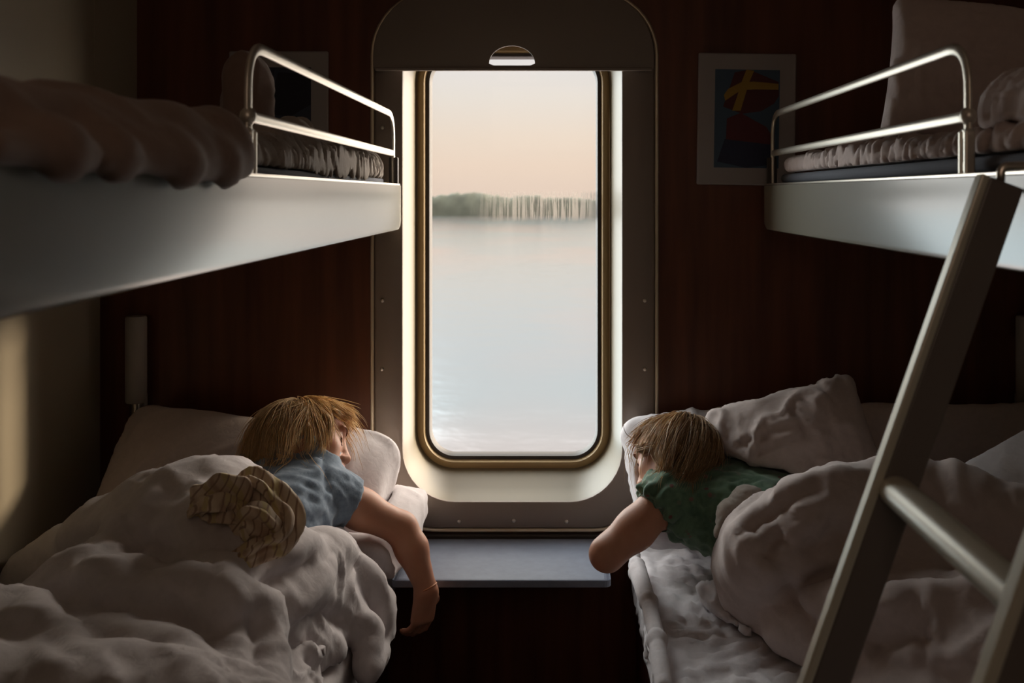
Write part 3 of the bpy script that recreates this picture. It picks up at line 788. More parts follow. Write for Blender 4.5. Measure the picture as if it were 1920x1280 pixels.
b_ = a.build('bracelet', mat('coral cord', (.55, .22, .10), rough=.5), boy, True); b_['label'] = 'thin coral bracelet'
# shirt
TEE, nt, b = new_mat('pale blue jersey')
tc = N(nt, 'ShaderNodeTexCoord'); n = N(nt, 'ShaderNodeTexNoise', i_Scale=160, i_Detail=3); L(nt, tc.outputs['Object'], n.inputs[0])
r = ramp(nt, [(.3, (.145, .20, .275)), (.7, (.205, .27, .35))], n.outputs['Fac']); L(nt, r.outputs[0], b.inputs['Base Color']); b.inputs['Roughness'].default_value = .9; b.inputs['Sheen Weight'].default_value = .25
bp = N(nt, 'ShaderNodeBump', i_Strength=.2, i_Distance=.002); L(nt, n.outputs['Fac'], bp.inputs['Height']); L(nt, bp.outputs[0], b.inputs['Normal'])
ts = SDF(); torso(ts, .010)
ts.ell(PV+(NB-PV)*.12, (.108, .082, .085), TR, .05)
ts.cone(NB-np.array([0, .01, .022]), NB+np.array([.0, .01, -.010]), .056, .048, .03)
SE = SR+(ER-SR)*.34
ts.cone(SR, SE+(ER-SR)*.10, .047, .046, .02)
ax = (ER-SR)/np.linalg.norm(ER-SR); AR = basis(x=(0, 1, 0), z=ax)
ts.box(SE+ax*.06, (.09, .09, .055), .002, AR, .002, sub=True)
ts.cone(SL, SL+np.array([-.05, .03, -.04]), .046, .042, .02)
# armhole seam and the hollow between shoulder blades
sm = [ts.cast(x, y) for x, y in ((572, 848), (590, 856), (600, 872), (601, 892), (606, 915), (618, 938), (632, 952))]
sm = [v for v in sm if v is not None]
ts.chain([v+np.array([0, .004, -.002]) for v in sm], .006, .010, sub=True)
ts.chain([v+np.array([-.009, .005, -.001]) for v in sm], .006, .012)
V, Fc = ts.mesh(.0052)
dt = np.tile(TR[2]*1.0+TR[0]*.25, (len(V), 1))+.5*np.stack([noise(V*6), noise(V*6+5), noise(V*6+9)], 1)
V = folds(V, Fc, TR[0]+.25*TR[2], .030, .008, 31, stretch=.2); V = folds(V, Fc, TR[0]*.8+.6*TR[2], .022, .005, 32, stretch=.25); V = folds(V, Fc, ax+.2*TR[0], .02, .004, 33, stretch=.25)
V = crease(V, Fc, ts, [[(490, 866), (545, 866), (588, 874)], [(478, 882), (540, 880), (590, 892)], [(500, 895), (560, 898), (596, 912)], [(530, 912), (570, 922), (606, 940)], [(540, 938), (578, 948), (610, 958)], [(612, 880), (640, 888), (655, 900)], [(618, 905), (636, 920), (640, 938)]], .0055, .0055)
V = crumple(V, Fc, grow=.16, amp=.003, it=70, seed=101, nscale=22, bend=.08, direction=dt, mask=np.clip(.7+1.3*noise(V*8), .15, 1))
V = bb.push(laplace(V, Fc, .4, 2), .0025)
mesh_obj('t_shirt', V, Fc, TEE, boy, True)['label'] = 'pale blue short-sleeved T-shirt'
# hair
rg = np.random.default_rng(5)
def scalp_roots(C, R, n, keep):
    d = rg.normal(size=(n*3, 3)); d /= np.linalg.norm(d, axis=1)[:, None]; d = d[keep(d)][:n]
    return C+HS*(np.array([0, -.012, .012])+d*np.array([.068, .083, .068]))@R
keepB = lambda d: ((d[:, 2] > .60-.35*(d[:, 1] < .55)-.75*(d[:, 1] < .1)-.5*(d[:, 1] < -.3)))
roots = on_surface(headB, scalp_roots(HC, HR, 3400, keepB), .001)
wh = HC+HS*np.array([.012, -.03, .08])@HR
def dirB(p, t):
    d = p-wh; d /= np.maximum(np.linalg.norm(d, axis=1), 1e-6)[:, None]
    q = (p-HC)@HR.T; f = (q[:, 1] > .0)[:, None]
    return d*1.0+f*(HR[1]*.25)*(1-t)+.75*np.stack([noise(p*26), noise(p*26+5), noise(p*26+11)], 1)
qb = ((roots-HC)@HR.T)
fr = np.clip((qb[:, 1]-.015)/.04, 0, 1)
pa = comb(headB, roots, dirB, .125*(1-.62*fr), rg, 13, .0045, .40*(1-.8*fr), (ts,))
cur = [(q, float(np.clip(.48+.95*noise(q[:1]*45)[0]+.10*rg.normal(), 0, 1))) for q in trim_face(pa, HC, HR, .026, .045, rg)]
for pix, n in (([(585, 757, .004), (612, 764, .008), (632, 775, .010), (650, 790, .012)], 40), ([(590, 755, .004), (628, 760, .012), (656, 772, .016), (668, 792, .018)], 45), ([(575, 765, .006), (598, 795, .010), (604, 830, .010), (594, 850, .008)], 60),
               ([(560, 765, .006), (578, 800, .010), (580, 835, .010), (568, 855, .006)], 55), ([(590, 762, .006), (615, 785, .010), (618, 815, .010), (610, 832, .008)], 45), ([(565, 775, .004), (515, 792, .010), (475, 830, .014), (452, 872, .010)], 120),
               ([(570, 764, .004), (525, 778, .012), (486, 810, .014), (460, 852, .016)], 110), ([(562, 785, .005), (528, 815, .010), (502, 848, .012), (482, 878, .010)], 130), ([(560, 800, .005), (540, 830, .010), (525, 855, .012), (510, 876, .010)], 110), ([(600, 757, .010), (640, 760, .016), (664, 772, .020), (676, 790, .022)], 16)):
    cur += lock(headB, pix, int(n*1.8), rg, .0055, .003, .0012, .62)
cp = SDF(); cp.ell(HC+HS*np.array([0, -.015, .014])@HR, HS*np.array((.0715, .0835, .0705)), HR, 0)
cp.box(HC+HS*np.array([0, .075, -.03])@HR, HS*np.array((.09, .055, .062)), .015, HR, .012, sub=True); cp.box(HC+HS*np.array([0, .0, -.08])@HR, HS*np.array((.09, .14, .045)), .015, HR, .012, sub=True)
cm = cp.mesh(.006)
strands('hair', HAIRB, boy, cur, .00065, 3, cm)['label'] = 'tousled golden blond hair'
AIRB = SDF()                                  # room the arm and head take above what they press on
for dz in (0, .03, .06, .09):
    up = np.array([0, 0, dz]); AIRB.chain([SR+up, SR+(ER-SR)*.5+up, ER+up], [.037, .034, .029], .004); AIRB.chain([ER+up, fm+up, WR+up], [.030, .030, .020], .004)
CUT += [bb, ts, AIRB]
# ------------------------------------------------------------------ girl
girl = thing('person', 'sleeping child in a green flowered shirt, face down on the right bed', 'person', tuple(Q(1400, 1060, 0)))
GC = P(1264, 851, 1.79); GR = basis(y=(-.80, .30, -.45), z=(-.12, .74, .62))
GN = P(1312, 893, 1.765); GP = np.array([.505, -.41, ZB+.100])
GL = P(1243, 938, 1.69); GRR = P(1388, 905, 1.82)
GE = P(1138, 1038, 1.64); GH = P(1232, 938, 1.80)
gsp = (GN-GP)/np.linalg.norm(GN-GP); GT = basis(x=(GRR-GL), z=gsp)
gb = SDF(); gw = add_head(gb, GC, GR, HS)
headG = SDF(); add_head(headG, GC, GR, HS)
gb.cone(gw(0, -.022, -.05), GN+np.array([0, 0, -.012]), .040, .042, .03)
gch = GN+(GP-GN)*.30-np.array([0, 0, .028])
def gtorso(s, g=0, k=.05):
    s.box(gch, np.array((.092, .064, .085))+g, .060+g, GT, k)
    s.box(GN+(GP-GN)*.62-np.array([0, 0, .02]), np.array((.084, .060, .10))+g, .056+g, GT, k)
    s.cone(GL*.88+GRR*.12-np.array([0, 0, .012]), GRR*.75+GL*.25-np.array([0, 0, .02]), .042+g, .044+g, k)
gtorso(gb); gb.ell(GP, (.096, .070, .085), GT, .05)
for sx, kx, ky, fx, fy in ((-.02, .60, -.70, .66, -.98), (.03, .74, -.62, .82, -.90)):
    h0 = GP+np.array([sx, -.02, -.01]); k0 = np.array([kx, ky, ZB+.075]); f0 = np.array([fx, fy, ZB+.050])
    gb.chain([h0, k0, f0], [.058, .039, .025], .02); gb.cone(f0, f0+np.array([0, -.10, -.014]), .025, .016, .015)
gb.chain([GL, GL+(GE-GL)*.5+np.array([.0, 0, -.004]), GE], [.034, .0315, .0285], .022)
gb.chain([GE, GE+(GH-GE)*.35, GH], [.028, .0265, .0175], .012)
gb.chain([GRR, GRR+np.array([.07, .06, -.07]), GRR+np.array([.0, .16, -.09])], [.036, .030, .024], .02)
add_hand(gb, GH, (.25, .75, .25), (.2, -.4, .9), .86, .35, side=1)
V, Fc = gb.mesh(.0050, proj=3)
go = mesh_obj('body', V, Fc, [SKIN, LIPS], girl, True); paint_lips(go, GC, GR)
lashes(girl, headG, gw, GR, BROW)
FLW, nt, b = new_mat('green flowered cotton')
tc = N(nt, 'ShaderNodeTexCoord'); v1 = N(nt, 'ShaderNodeTexVoronoi', i_Scale=52); L(nt, tc.outputs['Object'], v1.inputs['Vector'])
n1 = N(nt, 'ShaderNodeTexNoise', i_Scale=30, i_Detail=3, i_Distortion=1.5); L(nt, tc.outputs['Object'], n1.inputs['Vector'])
g0 = ramp(nt, [(.35, (.06, .125, .075)), (.65, (.13, .225, .14))], n1.outputs['Fac'])
f0 = ramp(nt, [(.18, (1, 1, 1)), (.24, (0, 0, 0))], v1.outputs['Distance']); v2 = N(nt, 'ShaderNodeTexVoronoi', i_Scale=52); L(nt, tc.outputs['Object'], v2.inputs['Vector'])
pc = ramp(nt, [(0, (.16, .05, .045)), (.35, (.13, .16, .11)), (.6, (.22, .13, .11)), (.8, (.30, .31, .22)), (1, (.06, .15, .09))], v2.outputs['Color'], 'CONSTANT')
mx = N(nt, 'ShaderNodeMix', data_type='RGBA'); L(nt, f0.outputs[0], mx.inputs[0]); L(nt, g0.outputs[0], mx.inputs[6]); L(nt, pc.outputs[0], mx.inputs[7]); L(nt, mx.outputs[2], b.inputs['Base Color'])
b.inputs['Roughness'].default_value = .85; b.inputs['Sheen Weight'].default_value = .2
gs = SDF(); gtorso(gs, .010); gs.ell(GP+(GN-GP)*.12, (.108, .082, .085), GT, .05)
gs.cone(GN-np.array([0, .01, .022]), GN+np.array([.0, .01, -.010]), .054, .046, .03)
gax = (GE-GL)/np.linalg.norm(GE-GL); GA = basis(x=(0, 1, 0), z=gax); GS = GL+gax*.018
gs.cone(GL-gax*.01, GS+gax*.02, .044, .047, .02)
gs.box(GS+gax*.058, (.09, .09, .055), .002, GA, .002, sub=True)
gs.cone(GRR, GRR+np.array([.04, .03, -.04]), .046, .042, .02)
V, Fc = gs.mesh(.0052)
dt = np.tile(GT[2]*.35+GT[0]*1.0, (len(V), 1))*0+np.cross(GT[1], GT[0])*.8+.7*np.stack([noise(V*6), noise(V*6+5), noise(V*6+9)], 1)
V = folds(V, Fc, GT[0]+.35*GT[2], .030, .009, 41, stretch=.2); V = folds(V, Fc, GT[0]-.3*GT[2], .024, .006, 42, stretch=.25)
V = crease(V, Fc, gs, [[(1275, 894), (1330, 888), (1400, 894), (1440, 900)], [(1268, 908), (1330, 906), (1410, 916)], [(1280, 928), (1340, 924), (1395, 936)], [(1284, 948), (1330, 942), (1372, 940)], [(1292, 972), (1330, 964), (1355, 966)], [(1300, 998), (1325, 990)]], .0055, .0055)
V = crumple(V, Fc, grow=.16, amp=.003, it=70, seed=102, nscale=22, bend=.08, direction=dt, mask=np.clip(.7+1.3*noise(V*8), .15, 1))
fr_ = np.clip(1-np.abs((V-GS)@gax)/.03, 0, 1)*(np.linalg.norm(V-GS, axis=1) < .075)
V = V+vnormals(V, Fc)*(fr_*.006*np.sin(np.arctan2((V-GS)@GA[0], (V-GS)@GA[1])*9))[:, None]
V = gb.push(laplace(V, Fc, .4, 1), .0025)
mesh_obj('shirt', V, Fc, FLW, girl, True)['label'] = 'dark green flowered short-sleeved shirt'
roots = on_surface(headG, scalp_roots(GC, GR, 3400, keepB), .001)
whg = GC+HS*np.array([.0, -.04, .078])@GR
def dirG(p, t):
    d = p-whg; d /= np.maximum(np.linalg.norm(d, axis=1), 1e-6)[:, None]
    q = (p-GC)@GR.T; f = np.clip((q[:, 1]-.02)/.04, 0, 1)[:, None]
    return d*.8+np.array([-.30, -.25, -.1])*(1-f)-f*GR[1]*.7+.25*np.stack([noise(p*30), noise(p*30+5), noise(p*30+11)], 1)
pa = comb(headG, roots, dirG, .135, rg, 14, .0035, .24, (gs,))
cur = [(q, float(np.clip(.42+.9*noise(q[:1]*45)[0]+.10*rg.normal(), 0, 1))) for q in trim_face(pa, GC, GR, .024, .045, rg, .04)]
for pix, n in (([(1310, 795, .004), (1262, 806, .006), (1224, 826, .008), (1198, 852, .008)], 80), ([(1300, 790, .004), (1250, 800, .006), (1216, 822, .008), (1198, 845, .008)], 60),
               ([(1315, 795, .004), (1262, 815, .010), (1228, 842, .012), (1240, 868, .014), (1238, 890, .016), (1222, 905, .018)], 90), ([(1316, 802, .004), (1286, 812, .012), (1250, 838, .014), (1246, 862, .018), (1240, 888, .020), (1226, 902, .02)], 60),
               ([(1200, 842, .008), (1232, 834, .014), (1268, 838, .018), (1300, 850, .020), (1318, 862, .022), (1306, 876, .022), (1268, 887, .024), (1234, 897, .024)], 150), ([(1246, 836, .016), (1244, 856, .020), (1246, 876, .022), (1236, 895, .024), (1222, 908, .022)], 70), ([(1290, 800, .006), (1245, 815, .012), (1212, 832, .014), (1198, 846, .012)], 110), ([(1312, 800, .004), (1330, 830, .008), (1324, 858, .014), (1300, 876, .018), (1262, 890, .02)], 90),
               ([(1310, 812, .004), (1338, 842, .006), (1350, 872, .008), (1372, 890, .008)], 70), ([(1300, 790, .004), (1330, 812, .006), (1346, 845, .008), (1345, 872, .010)], 90)):
    cur += lock(headG, pix, int(n*1.6), rg, .0042, .004, .0010, .66 if pix[-1][0] < 1260 else .25)
cp = SDF(); cp.ell(GC+HS*np.array([0, -.015, .014])@GR, HS*np.array((.0715, .0835, .0705)), GR, 0)
cp.box(GC+HS*np.array([0, .078, -.03])@GR, HS*np.array((.09, .055, .062)), .015, GR, .012, sub=True); cp.box(GC+HS*np.array([0, .0, -.085])@GR, HS*np.array((.09, .14, .045)), .015, GR, .012, sub=True)
strands('hair', HAIRG, girl, cur, .00065, 4, cp.mesh(.006))['label'] = 'long light brown hair swept over the cheek'
AIRG = SDF()
for dz in (0, .03, .06): AIRG.chain([GL+[0, 0, dz], GL+(GE-GL)*.5+[0, 0, dz], GE+[0, 0, dz]], [.037, .035, .030], .004)
CUT += [gb, gs, AIRG]
# ================================================================== bedding
BEDL = SDF(); BEDL.box(((XL0+BXL)/2+.012, -.9875, ZB-.054), ((BXL-XL0)/2+.003, .9555, .058), .027)
BEDR = SDF(); BEDR.box(((BXR+XR)/2, -.99, ZB-.054), ((XR-BXR)/2+.001, .958, .062), .027)
WALLS = SDF(); WALLS.box((XL0-.5, -1, 1), (.5, 1.5, 1.2), .001); WALLS.box((0, .5, 1), (2, .488, 1.4), .001, k=0); WALLS.box((XR+.5, -1, 1), (.5, 1.5, 1.2), .001, k=0)
def fit(s, others, gap=.004, k=.008):
    for o in others: s.cut(o, gap, k)
    return s
def shove(V, others, gap=.0025):
    for o in others: V = o.push(V, gap, 4)
    return V
CUT += [BEDL, BEDR, WALLS]
def soft(name, sdf, h, m, kws=(), label=None, cat=None, group=None, gap=.004, k=.008, add=True, clamp=None, own=(), fl=(), cr=()):
    """mesh a soft form, let its cloth buckle, keep it clear of everything it lies on"""
    cuts = [c for c in CUT if c not in own]
    fit(sdf, cuts, gap, k)
    V, Fc = sdf.mesh(h)
    for g in cr: V = crease(V, Fc, sdf, *g)
    for f in fl: V = folds(V, Fc, **f)
    for kw in kws: V = crumple(V, Fc, **{n: (v(V) if callable(v) else v) for n, v in kw.items()})
    if clamp: V = clamp(V)
    V = shove(V, cuts)
    o = mesh_obj(name, V, Fc, m, None, True)
    if add: CUT.append(sdf)
    return tag(o, label, cat or name, group) if label else o
def body_bump(s, body, t, o, ax, u0):
    """the cover lies over the body from u0 metres below the neck"""
    lo, hi = body.lo-.1, body.hi+.1; ax = ax/np.linalg.norm(ax)
    s.hi[2] = max(s.hi[2], ZB+.30); s.lo = np.minimum(s.lo, np.array([s.lo[0], s.lo[1], s.lo[2]])); s.hi[1] = max(s.hi[1], -.30)
    def f(p):
        r = np.full(len(p), .2); m = ((p > lo) & (p < hi)).all(1)
        if m.any(): r[m] = np.maximum(np.maximum(body(p[m])-t, u0-(p[m]-o)@ax), ZB+.02-p[m][:, 2])
        return r
    s.ops.append((f, .035, False))
def flow(sc, base, amt=1.0):
    return lambda V: np.tile(np.array(base, float), (len(V), 1))+amt*np.stack([noise(V*sc), noise(V*sc+7), noise(V*sc+13)], 1)
def patch(sc, off=.6, amp=1.6, seed=0): return lambda V: np.clip(off+amp*noise(V*sc+seed), .12, 1)
def rot(ax, deg):
    return np.array(Matrix.Rotation(math.radians(deg), 3, ax))
def pillow(name, label, c, h, R, m, seed=0, vox=.0075, group=None, amp=.005, grow=.03, pw=2.2, extra=None, direction=None, cor=.055, cr=()):
    s = SDF(); s.pillow(c, h, R, pw=pw, cor=cor)
    if extra: extra(s)
    dk = dict(direction=direction) if direction is not None else dict(direction=flow(5, (.1, .1, .2)))
    return soft('pillow', s, vox, m, cr=cr, fl=[dict(axis=np.array([.8, .25, .3])@R if direction is None else direction, wl=.085, amp=amp*1.5, seed=seed, stretch=.18), dict(axis=np.array([.3, 1, .1])@R, wl=.05, amp=amp*.7, seed=seed+20)], kws=[dict(grow=grow*5, amp=amp*.8, it=90, seed=seed, bend=.05, nscale=12, mask=patch(7, .5, 1.6, seed), **dk), dict(grow=grow*3, amp=amp*.3, it=40, seed=seed+5, bend=.05, nscale=40, mask=patch(9, .4, 1.6, seed+3))], label=label, cat='pillow', group=group, k=.02)
# ---- mattresses of the lower bunks
def mattress(x0, x1, y0, y1, zb, zt, name, label, m, r=.025, seed=0, vox=.014, amp=.005, g=.04):
    s = SDF(); s.box(((x0+x1)/2, (y0+y1)/2, (zb+zt)/2), ((x1-x0)/2, (y1-y0)/2, (zt-zb)/2), r)
    V, Fc = s.mesh(vox); V = crumple(V, Fc, grow=g, amp=amp, it=60, seed=seed, nscale=14)
    V[:, 2] = np.maximum(V[:, 2], zb-.001)
    return tag(mesh_obj(name, V, Fc, m, None, True), label, 'mattress')
mattress(XL0+.012, BXL+.012, -1.94, -.035, ZB-.108, ZB, 'mattress', 'white covered mattress of the left lower bed', LINEN, seed=1)
# right lower mattress with a fitted sheet full of pull wrinkles
s = SDF(); s.box(((BXR+XR)/2, -.99, ZB-.054), ((XR-BXR)/2-.004, .955, .054), .022)
V, Fc = s.mesh(.009)
msk = np.clip((.62-V[:, 0])/.2, 0, 1)
V = folds(V, Fc, (.75, .6, .1), .045, .014, 11, mask=msk); V = folds(V, Fc, (.3, 1, .1), .03, .008, 12, mask=msk)
V = crumple(V, Fc, grow=.22, amp=.006, it=90, seed=3, nscale=13, bend=.05, direction=np.tile(np.array([.55, 1., 0]), (len(V), 1))+.5*np.stack([noise(V*4), noise(V*4+9), 0*V[:, 0]], 1), mask=msk)
V = crumple(V, Fc, grow=.05, amp=.003, it=40, seed=8, nscale=45, bend=.05, mask=msk)
V[:, 2] = np.maximum(V[:, 2], ZB-.109)
tag(mesh_obj('mattress', V, Fc, LINEN, None, True), 'mattress in a wrinkled white fitted sheet on the right lower bed', 'mattress')
# ---- left lower bed pillows
cam_up = lambda lean, roll=0, yaw=0: (rot('Z', yaw)@rot('X', lean)@rot('Z', roll)).T     # lean: 90 = standing up, 0 = flat
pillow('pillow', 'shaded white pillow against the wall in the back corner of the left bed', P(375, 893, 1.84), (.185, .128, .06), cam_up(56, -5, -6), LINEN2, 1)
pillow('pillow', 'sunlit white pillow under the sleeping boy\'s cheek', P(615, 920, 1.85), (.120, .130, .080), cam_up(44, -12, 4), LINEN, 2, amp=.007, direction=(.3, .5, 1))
pillow('pillow', 'lower white pillow poking out on both sides of the boy\'s hanging arm', P(655, 1000, 1.80)+np.array([0, .03, -.004]), (.132, .15, .055), cam_up(6, -4, 2), LINEN, 3, amp=.006)
# ---- left lower bed duvet
def Dp(px, py, h, r): return Q(px, py, h)+np.array([0, r*.35, -r*.94])
def Xp(px, py, x, r): return PX(px, py, x)+np.array([-r*.8 if x < 0 else r*.8, r*.4, 0])
def ridge(s, pts, k=.03):
    c = [Dp(a, b, hh, r) for a, b, hh, r in pts]; s.chain(c, [q[3] for q in pts], k)
dl = SDF()
dl.box((-.655, -1.40, ZB+.045), (.285, .52, .06), .05)
ridge(dl, [(60, 1034, .10, .06), (126, 1004, .13, .06), (200, 955, .19, .07), (285, 908, .245, .07), (358, 888, .275, .075), (415, 892, .27, .07), (440, 905, .24, .055)], .04)
ridge(dl, [(330, 935, .255, .09), (410, 960, .25, .09), (470, 1000, .22, .08)], .05)
ridge(dl, [(240, 985, .215, .055), (200, 1030, .20, .05), (155, 1048, .205, .05), (215, 1062, .215, .052), (300, 1072, .21, .055), (378, 1068, .215, .05), (430, 1098, .205, .05), (438, 1130, .185, .05)], .022)
ridge(dl, [(120, 1075, .18, .07), (170, 1110, .17, .08), (260, 1120, .175, .085), (360, 1115, .18, .08)], .04)
ridge(dl, [(380, 1085, .205, .04), (450, 1062, .195, .045), (530, 1022, .185, .045), (600, 1004, .165, .035), (622, 1003, .15, .03)], .022)
ridge(dl, [(480, 1090, .16, .06), (560, 1070, .13, .06)], .04)
ridge(dl, [(-160, 1095, .20, .08), (-20, 1142, .195, .06), (60, 1155, .19, .055), (150, 1195, .18, .055), (250, 1205, .18, .055), (310, 1238, .175, .05), (350, 1290, .17, .05)], .03)
ridge(dl, [(-120, 1250, .2, .09), (120, 1290, .18, .09), (280, 1330, .16, .09)], .04)
ridge(dl, [(430, 1150, .165, .05), (440, 1210, .15, .05), (452, 1300, .14, .05)], .03)
# part that hangs over the aisle edge
hang = [[(628, 1008, -.372, .028), (655, 1045, -.348, .03), (690, 1100, -.31, .034), (722, 1140, -.285, .03), (724, 1180, -.280, .024), (712, 1235, -.282, .016), (698, 1264, -.284, .008)],
        [(600, 1035, -.385, .04), (625, 1100, -.35, .045), (660, 1150, -.325, .035), (690, 1200, -.298, .022), (697, 1255, -.288, .010)],
        [(540, 1100, -.385, .05), (590, 1150, -.36, .04), (640, 1190, -.335, .026), (672, 1215, -.315, .018), (692, 1258, -.292, .009)]]
for hg in hang: dl.chain([Xp(*q) for q in hg], [q[3] for q in hg], .026)
ridge(dl, [(470, 1180, .09, .05), (540, 1190, .06, .045), (600, 1196, .04, .03)], .03)
body_bump(dl, bb, .030, NB, PV-NB, .20); body_bump(dl, ts, .026, NB, PV-NB, .20)
soft('duvet', dl, .0082, LINEN, cr=[([[(180, 1043), (230, 1038), (285, 1060), (350, 1048), (385, 1050), (402, 1072)], [(108, 1098), (136, 1142), (173, 1180), (228, 1192), (284, 1200), (340, 1205)], [(252, 1004), (300, 1028), (322, 1052)], [(470, 1090), (530, 1075), (590, 1045)], [(462, 1130), (480, 1190), (486, 1260)], [(560, 1165), (610, 1150), (650, 1165)]], .022, -.016, False),
    ([[(102, 1059), (122, 1012), (162, 994), (203, 979), (228, 988), (244, 1015)], [(110, 1093), (175, 1063), (228, 1057), (284, 1081), (349, 1067), (378, 1070), (398, 1097)], [(402, 1082), (435, 1118), (445, 1166), (459, 1268)], [(408, 1078), (467, 1044), (528, 1034), (577, 1016), (612, 1008)], [(609, 1052), (612, 1077), (569, 1134), (528, 1190)], [(634, 1024), (666, 1050), (712, 1100), (722, 1150), (716, 1199)],
      [(634, 1132), (680, 1162), (705, 1186), (692, 1250)], [(0, 1146), (53, 1153), (102, 1165), (162, 1192), (228, 1206), (284, 1214), (333, 1241)]], .018, .012),
    ([[(122, 1182), (138, 1219), (167, 1233)], [(357, 893), (388, 922), (396, 950)], [(427, 981), (452, 1012), (464, 1038)], [(300, 915), (270, 950), (258, 990)], [(330, 1100), (370, 1140), (385, 1190)], [(200, 1095), (215, 1130), (260, 1160)], [(30, 1050), (70, 1075), (90, 1100)], [(520, 1060), (535, 1090), (520, 1130)], [(660, 1065), (655, 1100), (668, 1140)], [(620, 1030), (640, 1070), (636, 1110)], [(60, 1200), (90, 1240), (140, 1265)]], .010, .006)], fl=[dict(axis=(.8, .5, .1), wl=.085, amp=.007, seed=1), dict(axis=(-.5, .8, .3), wl=.075, amp=.005, seed=2), dict(axis=(.3, .2, 1), wl=.06, amp=.003, seed=3), dict(axis=(1, -.4, .3), wl=.035, amp=.0015, seed=4)], kws=[dict(grow=.16, amp=.008, it=100, seed=11, nscale=8, bend=.05, direction=flow(3.1, (.2, .25, 0)), mask=patch(4.7, .62, 1.6, 3)),
    dict(grow=.12, amp=.003, it=50, seed=12, nscale=22, bend=.03, direction=flow(6, (.1, .2, .2)), mask=patch(7, .45, 1.7, 5))], label='bunched white duvet hanging over the edge of the left lower bed')
# loose under-sheet below the hanging duvet corner
s = SDF(); s.chain([PX(470, 1285, -.40), PX(560, 1225, -.375), PX(625, 1215, -.36), PX(655, 1240, -.345)], [.035, .03, .022, .012], .02)
s.chain([PX(520, 1330, -.37), PX(600, 1290, -.35), PX(640, 1275, -.34)], [.04, .03, .015], .02)
soft('bed_sheet', s, .007, LINEN, fl=[dict(axis=(.8, -.3, .3), wl=.045, amp=.014, seed=19)], kws=[dict(grow=.08, amp=.006, it=70, seed=21, nscale=16)], label='loose sheet edge below the hanging corner of the left duvet', cat='sheet')
# ---- patterned scarf
SCARF, nt, b = new_mat('tan plaid scarf')
tc = N(nt, 'ShaderNodeTexCoord')
def bands(rotz, sc, lo, hi, axis='X'):
    mp = N(nt, 'ShaderNodeMapping'); mp.inputs['Rotation'].default_value = rotz; L(nt, tc.outputs['Object'], mp.inputs[0])
    w = N(nt, 'ShaderNodeTexWave', i_Scale=sc, i_Distortion=.4, i_Detail=1); w.bands_direction = axis; L(nt, mp.outputs[0], w.inputs['Vector'])
    r = ramp(nt, [(lo, (0, 0, 0)), (hi, (1, 1, 1))], w.outputs['Fac']); return r.outputs[0]
cur = None
base = N(nt, 'ShaderNodeRGB'); base.outputs[0].default_value = (.62, .48, .35, 1); cur = base.outputs[0]
for col, args in (((.46, .32, .22, 1), ((.3, .2, .9), 11, .45, .95)), ((.72, .60, .46, 1), ((.4, .3, -.6), 9, .5, .95)), ((.60, .48, .25, 1), ((.2, .5, .3), 9, .78, .92)), ((.34, .22, .15, 1), ((.9, .2, -.7), 30, .85, .97))):
    mx = N(nt, 'ShaderNodeMix', data_type='RGBA'); L(nt, bands(*args), mx.inputs[0]); L(nt, cur, mx.inputs[6]); mx.inputs[7].default_value = col; cur = mx.outputs[2]
L(nt, cur, b.inputs['Base Color']); b.inputs['Roughness'].default_value = .85; b.inputs['Sheen Weight'].default_value = .2
nz = N(nt, 'ShaderNodeTexNoise', i_Scale=60, i_Detail=4); bp = N(nt, 'ShaderNodeBump', i_Strength=.3, i_Distance=.004); L(nt, tc.outputs['Object'], nz.inputs[0]); L(nt, nz.outputs[0], bp.inputs[2]); L(nt, bp.outputs[0], b.inputs['Normal'])
def gathered(pts, rad, lobes, depth, twist, seed, n=56, m=44):
    """a long cloth gathered into lengthwise folds along a path"""
    g = np.array([P(x, y, d) for x, y, d in pts]); ext = np.vstack([2*g[0]-g[1], g, 2*g[-1]-g[-2]])
    tt = np.linspace(0, len(g)-1, m); f = np.clip(tt.astype(int), 0, len(g)-2); u = (tt-f)[:, None]; a_, b_, c_, d_ = ext[f], ext[f+1], ext[f+2], ext[f+3]
    path = .5*(2*b_+(c_-a_)*u+(2*a_-5*b_+4*c_-d_)*u*u+(3*b_-a_-3*c_+d_)*u**3); rd = np.interp(tt, range(len(g)), rad)
    th = 2*PI*np.arange(n)/n; V = []; up = np.array([0, 0, 1.])
    for i in range(m):
        t = path[min(i+1, m-1)]-path[max(i-1, 0)]; t /= np.linalg.norm(t); up = up-t*(up@t); up /= np.linalg.norm(up); w = np.cross(t, up)
        ph = twist*i/m; q = np.stack([np.cos(th+ph)*.11+seed, np.sin(th+ph)*.11, 0*th+i*.01], 1)
        prof = 1+depth*np.sin(lobes*th+ph*2+3*noise(q*4+seed))+.5*depth*np.sin(lobes*1.9*th-ph+4*noise(q*6+9))
        end = min(1, .25+4*min(i, m-1-i)/m)
        r = rd[i]*end*prof; V += list(path[i]+(r*np.cos(th))[:, None]*up+(r*np.sin(th))[:, None]*w*1.15)
    Fc = [(i*n+k, i*n+(k+1) % n, (i+1)*n+(k+1) % n, (i+1)*n+k) for i in range(m-1) for k in range(n)]
    V = np.array(V); V = V+.011*np.stack([noise(V*24+seed), noise(V*28+seed+5), noise(V*28+seed+9)], 1); k = len(V)
    V = np.vstack([V, V[:n].mean(0), V[-n:].mean(0)])
    return V, Fc+[(i, (i+1) % n, k, k) for i in range(0)], n
sv, sf = [], []
